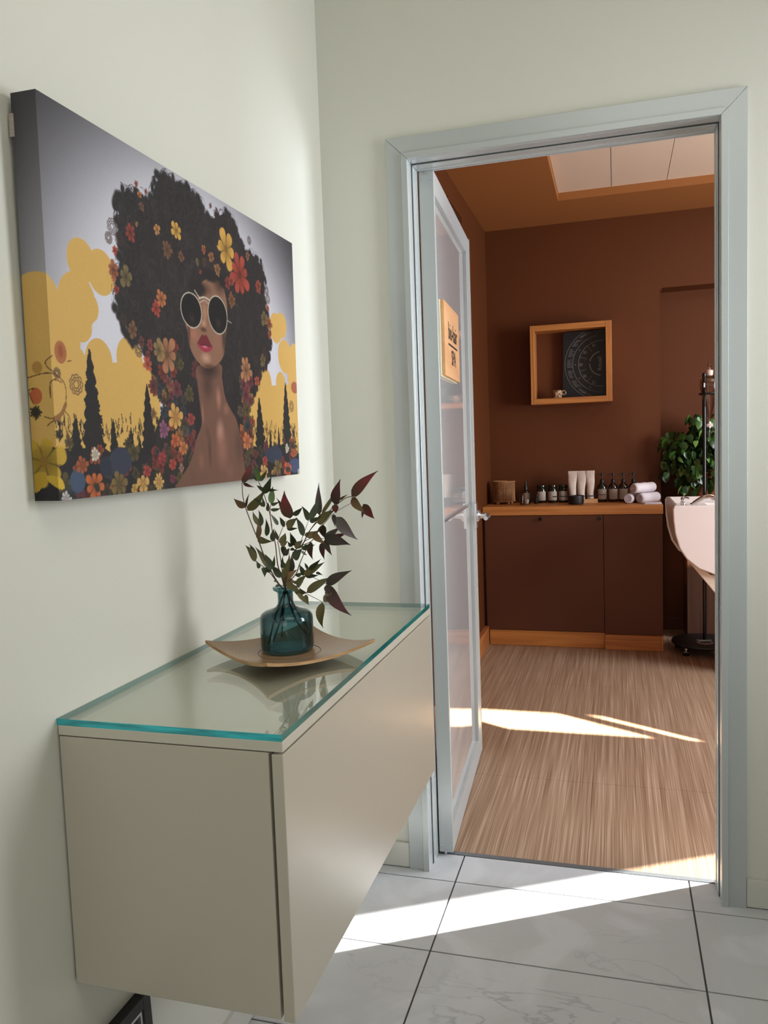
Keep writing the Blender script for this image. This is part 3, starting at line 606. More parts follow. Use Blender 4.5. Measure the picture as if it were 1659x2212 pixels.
ART=(('E',-0.0211,0.2767,0.0543,0.0543,(216,174,96),0.02),
('E',0.0815,0.3605,0.034,0.034,(216,174,96),0.02),
('E',0.1297,0.3524,0.0362,0.0362,(216,174,96),0.02),
('E',0.0673,0.2971,0.0449,0.0449,(216,174,96),0.02),
('E',0.0954,0.2928,0.023,0.023,(216,174,96),0.02),
('E',0.0735,0.2625,0.0256,0.0256,(216,174,96),0.02),
('E',0.0263,0.2416,0.0434,0.0434,(216,174,96),0.02),
('E',0.1128,0.2129,0.035,0.035,(216,174,96),0.02),
('E',0.1965,0.2228,0.0379,0.0379,(216,174,96),0.02),
('E',0.0371,0.214,0.0234,0.0234,(216,174,96),0.02),
('P',((-0.0568,0.2708),
(0.0288,0.2706),
(0.0615,0.2329),
(0.0768,0.2197),
(0.0876,0.2074),
(0.1489,0.2133),
(0.1707,0.2154),
(0.265,0.2246),
(0.2837,0.157),
(0.2676,-0.0026),
(-0.0831,0.004)),
(216,174,96),0),
('E',0.8052,0.3539,0.036,0.036,(216,174,96),0.02),
('E',0.8393,0.3647,0.0308,0.0308,(216,174,96),0.02),
('E',0.8543,0.2913,0.0412,0.0412,(216,174,96),0.02),
('E',0.9191,0.288,0.0425,0.0425,(216,174,96),0.02),
('E',0.7272,0.2155,0.0431,0.0431,(216,174,96),0.02),
('E',0.8241,0.2222,0.0295,0.0295,(216,174,96),0.02),
('E',0.901,0.2471,0.0346,0.0346,(216,174,96),0.02),
('P',((0.6195,0.208),
(0.6999,0.2091),
(0.9114,0.2282),
(0.9482,0.3108),
(0.9327,-0.015),
(0.5768,0.0009)),
(216,174,96),0),
('P',((-0.0448,0.0706),
(0.0249,0.0767),
(0.0626,0.0766),
(0.1086,0.0765),
(0.1322,0.069),
(0.1515,0.0744),
(0.1776,0.0762),
(0.2181,0.0741),
(0.266,0.084),
(0.3301,0.063),
(0.3892,0.0623),
(0.4064,-0.0271),
(-0.052,-0.0126)),
(38,36,40),1),
('P',((0.2541,0.0885),
(0.2709,0.1157),
(0.3074,0.1523),
(0.417,0.168),
(0.4335,0.1195),
(0.4068,-0.0083),
(0.1981,-0.0005),
(0.2079,0.0325),
(0.2369,0.0543)),
(44,42,40),1),
('P',((0.5888,0.0902),
(0.6526,0.0759),
(0.71,0.0682),
(0.747,0.0705),
(0.7985,0.0729),
(0.8397,0.0807),
(0.8948,0.0725),
(0.9319,0.0751),
(0.9329,-0.0035),
(0.5626,-0.0029)),
(38,36,40),1),
('T',0.089,0.228,0.0748,0.0312),
('T',0.0461,0.1216,0.0663,0.0175),
('T',0.1408,0.1209,0.0652,0.014),
('T',0.1891,0.1099,0.0685,0.0107),
('T',0.2131,0.0937,0.0683,0.0086),
('T',0.243,0.1837,0.0641,0.0267),
('T',0.6969,0.183,0.0411,0.0349),
('T',0.634,0.1555,0.0904,0.0247),
('T',0.8511,0.2261,0.0647,0.0339),
('T',0.7517,0.109,0.0526,0.0124),
('T',0.8007,0.1176,0.0519,0.0131),
('T',0.8936,0.1193,0.0506,0.0214),
('T',0.7312,0.0935,0.0529,0.0122),
('N',0),
('H',((0.1911,0.4887),
(0.2204,0.5021),
(0.2558,0.5041),
(0.2831,0.5017),
(0.2989,0.5337),
(0.3204,0.5559),
(0.3544,0.5629),
(0.3707,0.5534),
(0.4001,0.564),
(0.4366,0.5598),
(0.4663,0.5493),
(0.4916,0.5251),
(0.5308,0.5433),
(0.576,0.5593),
(0.6015,0.5454),
(0.622,0.5212),
(0.644,0.5052),
(0.6927,0.4988),
(0.7326,0.4852),
(0.7479,0.4523),
(0.7337,0.4228),
(0.7535,0.39),
(0.7647,0.3462),
(0.7659,0.3097),
(0.7502,0.2716),
(0.71,0.2499),
(0.6899,0.2129),
(0.658,0.1846),
(0.637,0.1491),
(0.613,0.11),
(0.584,0.0635),
(0.543,0.1048),
(0.5084,0.1843),
(0.4269,0.1795),
(0.4226,0.1032),
(0.3866,0.0841),
(0.3452,0.1021),
(0.3145,0.1372),
(0.2851,0.171),
(0.2789,0.2052),
(0.2539,0.2371),
(0.2255,0.254),
(0.1982,0.2703),
(0.1781,0.2933),
(0.167,0.3202),
(0.1759,0.3569),
(0.1874,0.3914),
(0.1894,0.424),
(0.1852,0.455)),
(36,33,35)),
('B',1),
('C',((0.4214,0.23),
(0.4199,0.1958),
(0.4262,0.1536),
(0.4291,0.1194),
(0.409,0.0935),
(0.3884,0.0578),
(0.3697,0.0373),
(0.3351,0.0119),
(0.33,-0),
(0.4695,-0.0052),
(0.6043,-0.0073),
(0.6033,0.0546),
(0.5928,0.102),
(0.5779,0.1323),
(0.5546,0.1523),
(0.5325,0.1765),
(0.522,0.2143),
(0.5156,0.243)),
(116,82,68)),
('E',0.4595,0.1965,0.0344,0.0417,(74,52,46),1),
('E',0.4676,0.2298,0.0595,0.0287,(40,28,28),1),
('E',0.5031,0.1726,0.0157,0.0337,(178,128,110),1),
('E',0.4355,0.1389,0.0053,0.0324,(170,120,104),1),
('E',0.4494,0.1025,0.0121,0.0196,(100,70,58),1),
('E',0.4573,0.0677,0.0104,0.0502,(84,58,48),1),
('E',0.505,0.1032,0.0244,0.0382,(196,150,136),1),
('E',0.5106,0.0673,0.0376,0.0586,(150,104,90),1),
('E',0.5872,0.0761,0.0301,0.0612,(92,66,56),1),
('E',0.3849,0.0243,0.0137,0.023,(112,80,66),1),
('E',0.4213,0.0466,0.0182,0.0256,(140,95,78),1),
('E',0.5399,0.0211,0.03,0.0275,(130,92,80),1),
('E',0.5346,0.1515,0.0198,0.0183,(150,105,90),1),
('c',),
('C',((0.4332,0.3809),
(0.4568,0.3986),
(0.4922,0.4136),
(0.5271,0.412),
(0.5493,0.3934),
(0.5574,0.3548),
(0.5453,0.3017),
(0.5352,0.2664),
(0.5118,0.2457),
(0.4724,0.231),
(0.4418,0.2323),
(0.4112,0.248),
(0.3942,0.2697),
(0.3899,0.2926),
(0.3846,0.3152),
(0.4144,0.3538)),
(140,102,82)),
('E',0.5265,0.4063,0.0403,0.0315,(70,44,36),1),
('E',0.4667,0.3869,0.0399,0.0194,(92,62,50),1),
('E',0.4605,0.3398,0.0137,0.0303,(178,132,104),1),
('E',0.4548,0.3174,0.0157,0.011,(196,150,122),1),
('E',0.4523,0.3049,0.0189,0.0071,(70,40,32),1),
('E',0.413,0.2904,0.0299,0.0214,(172,112,92),1),
('E',0.507,0.283,0.0329,0.0311,(150,104,86),1),
('E',0.4575,0.2501,0.0305,0.0165,(200,158,136),1),
('E',0.5384,0.2952,0.0169,0.0489,(60,40,36),1),
('E',0.3948,0.2907,0.0094,0.0396,(80,52,44),1),
('E',0.4725,0.2324,0.0414,0.0111,(80,52,42),1),
('E',0.5209,0.366,0.0182,0.0086,(60,40,34),1),
('c',),
('P',((0.4349,0.2852),
(0.4457,0.2941),
(0.4555,0.2937),
(0.4635,0.2953),
(0.4779,0.2823),
(0.4856,0.2736),
(0.4657,0.274),
(0.449,0.2735),
(0.425,0.2733)),
(112,36,48),1),
('P',((0.4261,0.2735),
(0.4435,0.2742),
(0.4602,0.2748),
(0.4849,0.2727),
(0.4761,0.2656),
(0.4588,0.2616),
(0.4397,0.2638)),
(160,52,72),1),
('P',((0.4283,0.2743),
(0.4492,0.2754),
(0.4799,0.2743),
(0.4545,0.2736)),
(50,18,24),1),
('E',0.4554,0.272,0.0173,0.0038,(225,150,160),0.9),
('E',0.4334,0.3822,0.0438,0.0217,(34,30,31),0.5),
('E',0.4868,0.4167,0.0455,0.0168,(34,30,31),0.5),
('E',0.5425,0.4149,0.0261,0.0174,(34,30,31),0.5),
('E',0.3988,0.3538,0.022,0.0186,(34,30,31),0.5),
('E',0.4083,0.3357,0.0411,0.0344,(196,186,170),0.03),
('E',0.4083,0.3357,0.0382,0.032,(16,15,17),0.03),
('E',0.4093,0.3201,0.0175,0.0147,(58,46,40),1),
('E',0.5147,0.3421,0.0427,0.0395,(196,186,170),0.03),
('E',0.5147,0.3421,0.04,0.037,(16,15,17),0.03),
('E',0.5158,0.3255,0.0169,0.0156,(58,46,40),1),
('S',((0.4231,0.3764),
(0.4321,0.3706),
(0.4433,0.364)),0.0022,(205,196,182)),
('S',((0.4394,0.3633),
(0.4592,0.3688),
(0.4814,0.3672)),0.003,(200,190,176)),
('S',((0.4424,0.3558),
(0.4613,0.363),
(0.476,0.3586)),0.002,(190,178,160)),
('S',((0.5554,0.3373),
(0.5739,0.3342)),0.002,(170,160,150)),
('F',0.5625,0.4845,0.0476,6,(222,170,80),
(122,93,44),10.05,1),
('F',0.6219,0.4433,0.0526,8,(176,72,58),
(96,39,31),11.05,1),
('F',0.3029,0.34,0.0195,7,(196,118,74),
(107,64,40),5.45,1),
('F',0.2843,0.3199,0.0171,7,(176,72,58),
(96,39,31),5.08,1),
('F',0.3651,0.474,0.0204,6,(222,170,80),
(122,93,44),6.48,1),
('F',0.2991,0.46,0.0123,5,(198,140,84),
(108,77,46),5.1,1),
('F',0.216,0.4346,0.0179,7,(150,66,56),
(82,36,30),3.2,1),
('F',0.3307,0.4319,0.0194,8,(120,84,62),
(66,46,34),5.85,1),
('F',0.3789,0.43,0.0123,7,(120,84,62),
(66,46,34),6.85,1),
('F',0.4664,0.4627,0.0106,5,(168,96,60),
(92,52,33),8.45,1),
('F',0.4966,0.4544,0.0133,6,(160,104,66),
(88,57,36),9,1),
('F',0.5207,0.4345,0.0154,8,(160,110,72),
(88,60,39),9.45,1),
('F',0.4666,0.4384,0.0112,5,(84,62,50),
(46,34,27),8.5,1),
('F',0.4387,0.4325,0.0085,6,(122,106,70),
(67,58,38),8,1),
('F',0.5794,0.3828,0.0192,9,(134,88,58),
(73,48,31),10.5,1),
('F',0.1968,0.3583,0.0218,5,(122,106,70),
(67,58,38),2.9,1),
('F',0.1627,0.3627,0.0187,6,(160,92,64),
(88,50,35),2,1),
('F',0.1695,0.3953,0.0097,6,(176,72,58),
(96,39,31),2.1,1),
('F',0.1681,0.3326,0.0092,6,(160,62,50),
(88,34,27),2.22,1),
('F',0.3139,0.243,0.0393,7,(176,122,86),
(96,67,47),5.9,1),
('F',0.2869,0.2474,0.0232,6,(150,124,80),
(82,68,44),5.3,1),
('F',0.249,0.2195,0.0161,6,(190,88,66),
(104,48,36),4.5,1),
('F',0.2085,0.2733,0.0172,6,(128,92,66),
(70,50,36),3.4,1),
('F',0.2588,0.2539,0.0119,6,(150,70,66),
(82,38,36),4.65,1),
('F',0.2335,0.2556,0.0117,6,(110,64,56),
(60,35,30),4.05,1),
('F',0.6358,0.241,0.0333,8,(184,128,90),
(101,70,49),11.6,1),
('F',0.7152,0.4353,0.0185,7,(160,76,62),
(88,41,34),12.4,1),
('F',0.7406,0.3673,0.0209,5,(122,106,70),
(67,58,38),12.85,1),
('F',0.768,0.3585,0.019,6,(150,88,60),
(82,48,33),13.22,1),
('F',0.7614,0.3943,0.0102,5,(180,90,60),
(99,49,33),13.08,1),
('F',0.7253,0.2708,0.0178,5,(122,106,70),
(67,58,38),12.8,1),
('F',0.6899,0.221,0.014,6,(190,84,64),
(104,46,35),12.4,1),
('F',0.7672,0.3327,0.0109,5,(176,84,56),
(96,46,30),13.25,1),
('F',0.2495,0.5063,0.0076,5,(196,118,74),
(107,64,40),3.85,1),
('F',0.2406,0.5212,0.007,5,(150,84,70),
(82,46,38),3.6,1),
('F',0.2696,0.5169,0.006,5,(140,80,70),
(77,44,38),4.3,1),
('F',0.5642,0.4162,0.0164,6,(136,60,56),
(74,33,30),10.2,1),
('F',0.5806,0.4221,0.0132,6,(150,70,60),
(82,38,33),10.45,1),
('F',0.3135,0.1933,0.014,6,(130,74,70),
(71,40,38),6,1),
('F',0.4504,0.4157,0.0061,4,(150,66,66),
(82,36,36),8.25,1),
('F',0.2361,0.4536,0.0053,5,(170,130,84),
(93,71,46),3.65,1),
('F',0.6649,0.4926,0.0118,6,(150,100,80),
(82,55,44),11.6,1),
('F',0.254,0.4876,0.0092,5,(120,84,70),
(66,46,38),4,1),
('F',0.5019,0.5562,0.0076,6,(120,96,96),
(66,52,52),8.9,1),
('F',0.5279,0.555,0.0071,4,(110,80,80),
(60,44,44),9.35,1),
('L',0.1654,0.4321,0.0141,(70,50,45)),
('L',0.1543,0.4117,0.0099,(70,50,45)),
('L',0.1829,0.4163,0.0119,(70,50,45)),
('L',0.184,0.2858,0.0101,(70,50,45)),
('L',0.2237,0.2404,0.0118,(70,50,45)),
('L',0.76,0.4339,0.0111,(70,50,45)),
('L',0.7656,0.4157,0.0117,(70,50,45)),
('L',0.7349,0.2876,0.0141,(70,50,45)),
('L',0.2725,0.1927,0.0097,(70,50,45)),
('L',0.0534,0.1721,0.0166,(70,50,45)),
('L',0.0114,0.1858,0.0081,(70,50,45)),
('L',0.8859,0.1712,0.0151,(70,50,45)),
('L',0.7094,0.2387,0.0101,(70,50,45)),
('L',0.6644,0.1763,0.0084,(70,50,45)),
('L',0.676,0.5285,0.0094,(70,50,45)),
('E',0.0443,0.0265,0.019,0.019,(70,86,112),0.1),
('E',0.1559,0.0537,0.0318,0.0244,(54,60,76),0.1),
('E',0.1149,0.0472,0.0164,0.0164,(44,50,64),0.1),
('E',0.77,0.0522,0.0511,0.0207,(52,60,80),0.1),
('E',0.8957,0.0228,0.0405,0.0193,(66,78,108),0.1),
('E',0.0218,0.217,0.0136,0.017,(176,110,66),0.05),
('E',0.0219,0.2187,0.0082,0.0136,(160,86,56),0.6),
('E',-0.0295,0.1532,0.011,0.0122,(190,100,56),0.05),
('E',-0.0247,0.1941,0.0098,0.0098,(178,134,64),0.2),
('S',((0.0035,0.21),
(-0.0096,0.2021),
(-0.0055,0.1926),
(0.0063,0.1854)),0.0016,(96,62,40)),
('S',((-0.0447,0.1794),
(-0.011,0.1855),
(0.0135,0.181),
(0.0278,0.1686),
(0.0269,0.1431),
(0.0166,0.1291),
(-0.0019,0.1201),
(-0.0165,0.1229)),0.0016,(96,62,40)),
('S',((-0.0043,0.1498),
(-0.0038,0.1697),
(0.0055,0.1762),
(0.0205,0.1731)),0.0016,(96,62,40)),
('S',((-0.0127,0.1098),
(0.0003,0.1168),
(0.0176,0.1122),
(0.027,0.1006),
(0.0307,0.0836)),0.0016,(96,62,40)),
('S',((0.022,0.1327),
(0.0341,0.1212),
(0.0329,0.1075)),0.0016,(96,62,40)),
('S',((-0.032,0.1644),
(-0.0417,0.1605),
(-0.034,0.1416)),0.0016,(96,62,40)),
('S',((0.0363,0.205),
(0.0444,0.2067)),0.0016,(96,62,40)),
('S',((0.0267,0.1414),
(0.0164,0.1274),
(0.0005,0.1193)),0.006,(150,104,56)),
('F',-0.0315,0.1296,0.0122,12,(52,44,34),
(40,34,28),0.3,1),
('F',-0.0222,0.0573,0.0474,6,(206,168,56),
(150,110,40),0.25,1),
('P',((-0.019,0.0375),
(0.0055,0.0332),
(0.0146,0.0193),
(0.004,0.0165),
(-0.015,0.0274)),
(212,176,60),1),
('P',((-0.0429,0.0383),
(-0.021,0.0425),
(-0.0211,0.0277),
(-0.0381,0.0123),
(-0.0446,0.0191)),
(196,158,50),1),
('E',-0.0254,0.0622,0.0042,0.0042,(150,112,50),0.5),
('F',0.0085,0.0961,0.0101,12,(60,52,38),
(44,38,30),0.3,1),
('F',0.0574,0.0504,0.0166,7,(178,96,60),
(150,70,50),0.3,1),
('F',0.09,0.0658,0.0129,8,(226,220,206),
(190,190,110),0.3,1),
('F',0.0855,0.0176,0.0267,7,(206,110,62),
(56,50,40),1.5,1),
('E',0.091,0.0137,0.006,0.0075,(56,50,42),0.1),
('F',0.1492,0.0163,0.0252,7,(128,108,66),
(90,76,50),0.3,1),
('F',0.2174,0.0131,0.0206,5,(224,176,100),
(200,140,80),0.3,1),
('F',0.2665,0.0138,0.0187,10,(226,178,104),
(200,140,80),0.3,1),
('F',0.0155,0.0007,0.0143,9,(216,208,206),
(190,180,170),0.3,1),
('F',0.2319,0.0343,0.0139,6,(180,74,66),
(130,50,50),0.3,1),
('F',0.1909,0.0066,0.0116,4,(214,172,90),
(170,130,70),0.3,1),
('F',0.2911,0.1068,0.0196,8,(150,96,126),
(120,70,96),0.3,1),
('F',0.333,0.1308,0.0287,7,(222,168,92),
(180,120,60),0.3,1),
('F',0.3286,0.0873,0.0169,6,(200,104,66),
(150,70,50),0.3,1),
('F',0.356,0.0734,0.0172,6,(204,128,76),
(150,90,60),0.3,1),
('F',0.2803,0.0574,0.0127,6,(170,66,64),
(120,44,48),0.3,1),
('F',0.316,0.0432,0.0138,6,(186,76,66),
(130,50,50),0.3,1),
('F',0.3133,0.017,0.0109,6,(130,62,82),
(90,44,60),0.3,1),
('F',0.2963,0.1586,0.0125,6,(84,56,46),
(60,40,36),0.3,1),
('F',0.26,0.1345,0.0122,9,(140,104,66),
(100,70,50),0.3,1),
('F',0.3895,0.1279,0.0157,6,(166,74,66),
(110,50,50),0.3,1),
('F',0.3646,0.1045,0.0136,7,(84,84,76),
(60,60,56),0.3,1),
('F',0.3972,0.1019,0.0084,6,(150,72,60),
(110,50,44),0.3,1),
('F',0.2994,0.0729,0.0099,6,(74,66,54),
(50,46,40),0.3,1),
('F',0.2823,0.0495,0.0098,6,(150,60,62),
(110,40,44),0.3,1),
('F',0.3667,0.1633,0.0124,6,(70,66,62),
(50,46,44),0.3,1),
('F',0.3455,0.0359,0.0102,10,(170,130,110),
(130,90,70),0.3,1),
('F',0.6285,0.0844,0.0241,7,(206,124,82),
(160,84,60),0.3,1),
('F',0.8482,0.0667,0.014,9,(226,220,206),
(190,190,120),0.3,1),
('F',0.8868,0.0546,0.0159,6,(184,92,60),
(140,70,50),0.3,1),
('F',0.9233,0.0668,0.0168,6,(216,172,84),
(170,130,60),0.3,1),
('F',0.8486,0.0146,0.0256,6,(200,100,66),
(56,50,44),0.3,1),
('E',0.8507,0.0146,0.0162,0.007,(60,54,48),0.1),
('F',0.7889,0.0218,0.0248,6,(126,108,68),
(90,76,50),0.3,1),
('F',0.7094,0.0128,0.0238,6,(222,178,108),
(190,130,80),0.3,1),
('F',0.7157,0.0404,0.0139,5,(176,74,62),
(120,50,44),0.3,1),
('F',0.6023,0.1152,0.009,6,(196,112,72),
(140,80,50),0.3,1),
('F',0.6588,0.1285,0.0127,6,(158,70,60),
(110,50,44),0.3,1),
('F',0.6009,0.1495,0.0166,6,(96,84,62),
(70,60,46),0.3,1),
('F',0.9191,0.0054,0.01,8,(216,208,206),
(190,180,170),0.3,1),
('F',0.6674,0.0562,0.0147,6,(110,56,54),
(80,44,44),0.3,1),
('E',0.91,0.2192,0.0241,0.0153,(170,96,66),0.1),
('F',0.6264,0.0423,0.0168,6,(92,80,58),
(70,60,46),0.3,1),
('F',0.7555,0.0112,0.0077,4,(200,150,80),
(170,130,70),0.3,1))

# ---------------------------------------------------------------- leafy sprigs in the vase
lc = [((70, 98, 42), (92, 118, 56)), ((56, 70, 42), (74, 86, 54)), ((104, 106, 58), (128, 116, 66)), ((134, 106, 66), (120, 92, 56)), ((150, 42, 48), (100, 66, 44)), ((104, 34, 44), (70, 50, 40)), ((168, 128, 84), (140, 118, 66)), ((82, 60, 58), (66, 58, 48))]
def leafmat(i, a, b_):
    m = bpy.data.materials.new('leaf_'+str(i)); m.use_nodes = True; nt = m.node_tree; p = nt.nodes['Principled BSDF']
    at = nn(nt, 'ShaderNodeUVMap'); sp = nn(nt, 'ShaderNodeSeparateXYZ'); cr = nn(nt, 'ShaderNodeValToRGB')
    a = tuple(v*.82 for v in a); b_ = tuple(v*.82 for v in b_); cr.color_ramp.elements[0].color = lin(b_); cr.color_ramp.elements[1].color = lin(a); cr.color_ramp.elements[0].position = .15; cr.color_ramp.elements[1].position = .7
    q = cr.color_ramp.elements.new(.97); q.color = lin(tuple(int(v*.55) for v in a))
    nt.links.new(at.outputs[0], sp.inputs[0]); nt.links.new(sp.outputs[1], cr.inputs[0]); nt.links.new(cr.outputs[0], p.inputs['Base Color'])
    p.inputs['Roughness'].default_value = .45; return m
m_leaf = [leafmat(i, a, b_) for i, (a, b_) in enumerate(lc)]
sprig = thing('leafy_sprigs', 'thin branches with green and dark red pointed leaves in the teal vase', 'branches', (VX, VY, VZ+.02))
o_ = origin(sprig)
for bx, by, bz, tx, ty, tz, w_, ci, bend in LEAVES:
    A = Vector((bx, by, bz)); B_ = Vector((tx, ty, tz)); B_ = A+(B_-A)*1.12; d = B_-A; ln = d.length
    if ln < .004: continue
    w_ = w_*1.12 if w_ < .006 else w_; toc = (camo.location-A).normalized(); side = d.cross(toc).normalized(); nrm = side.cross(d.normalized())
    tilt = random.uniform(-.5, .5); side = side*cos(tilt)+nrm*sin(tilt); w_ = w_/max(cos(tilt), .6)
    NS = 9; vs = []; uvs = []
    for i in range(NS+1):
        t = i/NS; wd = w_*1.08*((t/.31)**.62*((1-t)/.69)**1.4) if 0 < t < 1 else w_*.02
        c = A+d*t+side*(bend*ln*4*t*(1-t)*.5)+nrm*(.05*ln*sin(pi*t))
        for s_, fold in ((-1, .16), (0, 0), (1, .16)): vs.append(c+side*wd*s_+nrm*wd*fold*abs(s_)-o_); uvs.append((s_*.5+.5, t))
    fs = [(i*3+k, i*3+k+1, i*3+k+4, i*3+k+3) for i in range(NS) for k in (0, 1)]
    me = bpy.data.meshes.new('leaf'); me.from_pydata([tuple(v) for v in vs], [], fs); me.materials.append(m_leaf[int(ci)])
    uvl = me.uv_layers.new(name='UVMap')
    for lp in me.loops: uvl.data[lp.index].uv = uvs[lp.vertex_index]
    me.polygons.foreach_set('use_smooth', [True]*len(me.polygons))
    o = bpy.data.objects.new('leaf', me); C.objects.link(o); o.parent = sprig
def smoothpts(pts, k=4):
    P = [Vector(p) for p in pts]; P = [P[0]]+P+[P[-1]]; out = []
    for i in range(1, len(P)-2):
        for j in range(k):
            t = j/k; a, b_, c, d = P[i-1], P[i], P[i+1], P[i+2]
            out.append(.5*((2*b_)+(c-a)*t+(2*a-5*b_+4*c-d)*t*t+(3*b_-a-3*c+d)*t**3))
    out.append(P[-2]); return out
for i, (r, pts) in enumerate(STEMS):
    wet = pts[-1][2] < 1.0 and i >= 14
    MB().tube(smoothpts(pts), r*.8 if not wet else r, 6, r1=(r*1.6 if not wet else r)).build('stem', m_stemw if wet else m_stem, sprig, smooth=True)

# ---------------------------------------------------------------- printed canvas
CW, CH, CT = .924, .579, .042
NU, NV, NW = 700, 430, 32
us = np.concatenate([np.linspace(-CT, 0, NW, endpoint=False), np.linspace(0, CW, NU)]); vv = np.linspace(0, CH, NV)
U, V = np.meshgrid(us, vv); IMG = np.zeros(U.shape+(3,), np.float32)
def lerpc(a, b, t): return np.array(a, np.float32)*(1-t[..., None])+np.array(b, np.float32)*t[..., None]
def ss(x): x = np.clip(x, 0, 1); return x*x*(3-2*x)
# grey vignette sky of the print
r_ = np.sqrt(((U-CW*.48)/(CW*.56))**2+((V-CH*.40)/(CH*.72))**2)
IMG[:] = lerpc((218, 218, 230), (50, 48, 52), ss((r_-.62)/.72))
CLIP = [None]
nz = np.random.rand(64, 100)
def vnoise(u, v, f):
    x = (u+1)*f; y = (v+1)*f; xi = np.floor(x).astype(int); yi = np.floor(y).astype(int); fx = ss(x-xi); fy = ss(y-yi)
    g = lambda a, b_: nz[(b_) % 64, (a) % 100]
    return (g(xi, yi)*(1-fx)+g(xi+1, yi)*fx)*(1-fy)+(g(xi, yi+1)*(1-fx)+g(xi+1, yi+1)*fx)*fy
def win(u0, u1, v0, v1):
    i0, i1 = np.searchsorted(us, [u0, u1]); j0, j1 = np.searchsorted(vv, [v0, v1]); return slice(max(j0-1, 0), j1+1), slice(max(i0-1, 0), i1+1)
def blend(w, al, col):
    if CLIP[0] is not None: al = al*CLIP[0][w]
    c = np.array(col, np.float32) if not isinstance(col, np.ndarray) else col
    IMG[w] = IMG[w]*(1-al[..., None])+c*al[..., None]
def inpoly(pts, u, v):
    ins = np.zeros(u.shape, bool); n = len(pts)
    for i in range(n):
        x0, y0 = pts[i]; x1, y1 = pts[i-1]
        if y0 == y1: continue
        c = ((y0 > v) != (y1 > v)) & (u < (x1-x0)*(v-y0)/(y1-y0)+x0); ins ^= c
    return ins
def crom(pts, k=6):
    P = [Vector((p[0], p[1], 0)) for p in pts]; n = len(P); out = []
    for i in range(n):
        a, b_, c, d = P[i-1], P[i], P[(i+1) % n], P[(i+2) % n]
        for j in range(k):
            t = j/k; q = .5*((2*b_)+(c-a)*t+(2*a-5*b_+4*c-d)*t*t+(3*b_-a-3*c+d)*t**3); out.append((q.x, q.y))
    return out
def poly(pts, col):
    xs = [p[0] for p in pts]; ys = [p[1] for p in pts]; w = win(min(xs), max(xs), min(ys), max(ys))
    blend(w, inpoly(pts, U[w], V[w]).astype(np.float32), col)
def ell(u, v, ru, rv, col, soft):
    w = win(u-ru, u+ru, v-rv, v+rv); d = np.sqrt(((U[w]-u)/ru)**2+((V[w]-v)/rv)**2)
    blend(w, ss((1-d)/max(soft, .02)) if soft < .9 else ss(1-d)*.85, col)
def flower(u, v, r, n, col, cc, rot, asp=1):
    w = win(u-r, u+r, v-r, v+r); x = (U[w]-u)/r/asp; y = (V[w]-v)/r; d = np.hypot(x, y); a = np.arctan2(y, x)+rot
    ph = (a*n/(2*pi)) % 1; pet = np.abs(ph-.5)*2; k = np.floor(a*n/(2*pi)).astype(int)
    R_ = (.88+.12*np.sin(k*2.4+rot*7))*(1-pet**3*.42)
    al = ss((R_-d)*12); shade = (.74+.26*ss(d*1.3))*(1-.22*(pet > .8))*(1+.06*np.sin(k*3.1))
    c = np.array(col, np.float32)*shade[..., None]; blend(w, al*.93, c)
    blend(w, np.exp(-(np.minimum(ph, 1-ph)*d*r*2*pi/n/.0006)**2)*al*(d > .15)*.35, np.array(col, np.float32)*.55)
    blend(w, ss((.2-d)*14)*.85, cc)
def lineflower(u, v, r, col):
    w = win(u-r, u+r, v-r, v+r); x = (U[w]-u)/r; y = (V[w]-v)/r; d = np.hypot(x, y); a = np.arctan2(y, x)
    al = 0
    for rr, n in ((.92, 9), (.65, 8), (.38, 6)):
        R_ = rr*(.86+.14*np.abs(np.sin(a*n/2+rr*5))); al = np.maximum(al, np.exp(-((d-R_)*r/.0011)**2))
        al = np.maximum(al, np.exp(-(np.abs(np.sin(a*n/2+rr*5))*d*r/.0012)**2)*(d < R_)*(d > rr*.55)*.8)
    blend(w, al*.8, col)
def stroke(pts, wd, col):
    P = smoothpts([(p[0], p[1], 0) for p in pts], 8) if len(pts) > 2 else [Vector((p[0], p[1], 0)) for p in pts]
    for a, b_ in zip(P[:-1], P[1:]):
        w = win(min(a.x, b_.x)-wd, max(a.x, b_.x)+wd, min(a.y, b_.y)-wd, max(a.y, b_.y)+wd)
        ab = b_-a; l2 = ab.length_squared+1e-12; t = np.clip(((U[w]-a.x)*ab.x+(V[w]-a.y)*ab.y)/l2, 0, 1)
        d = np.hypot(U[w]-a.x-t*ab.x, V[w]-a.y-t*ab.y); blend(w, ss((wd/2-d)/(wd*.3)+.5), col)
rg = random.Random(5)
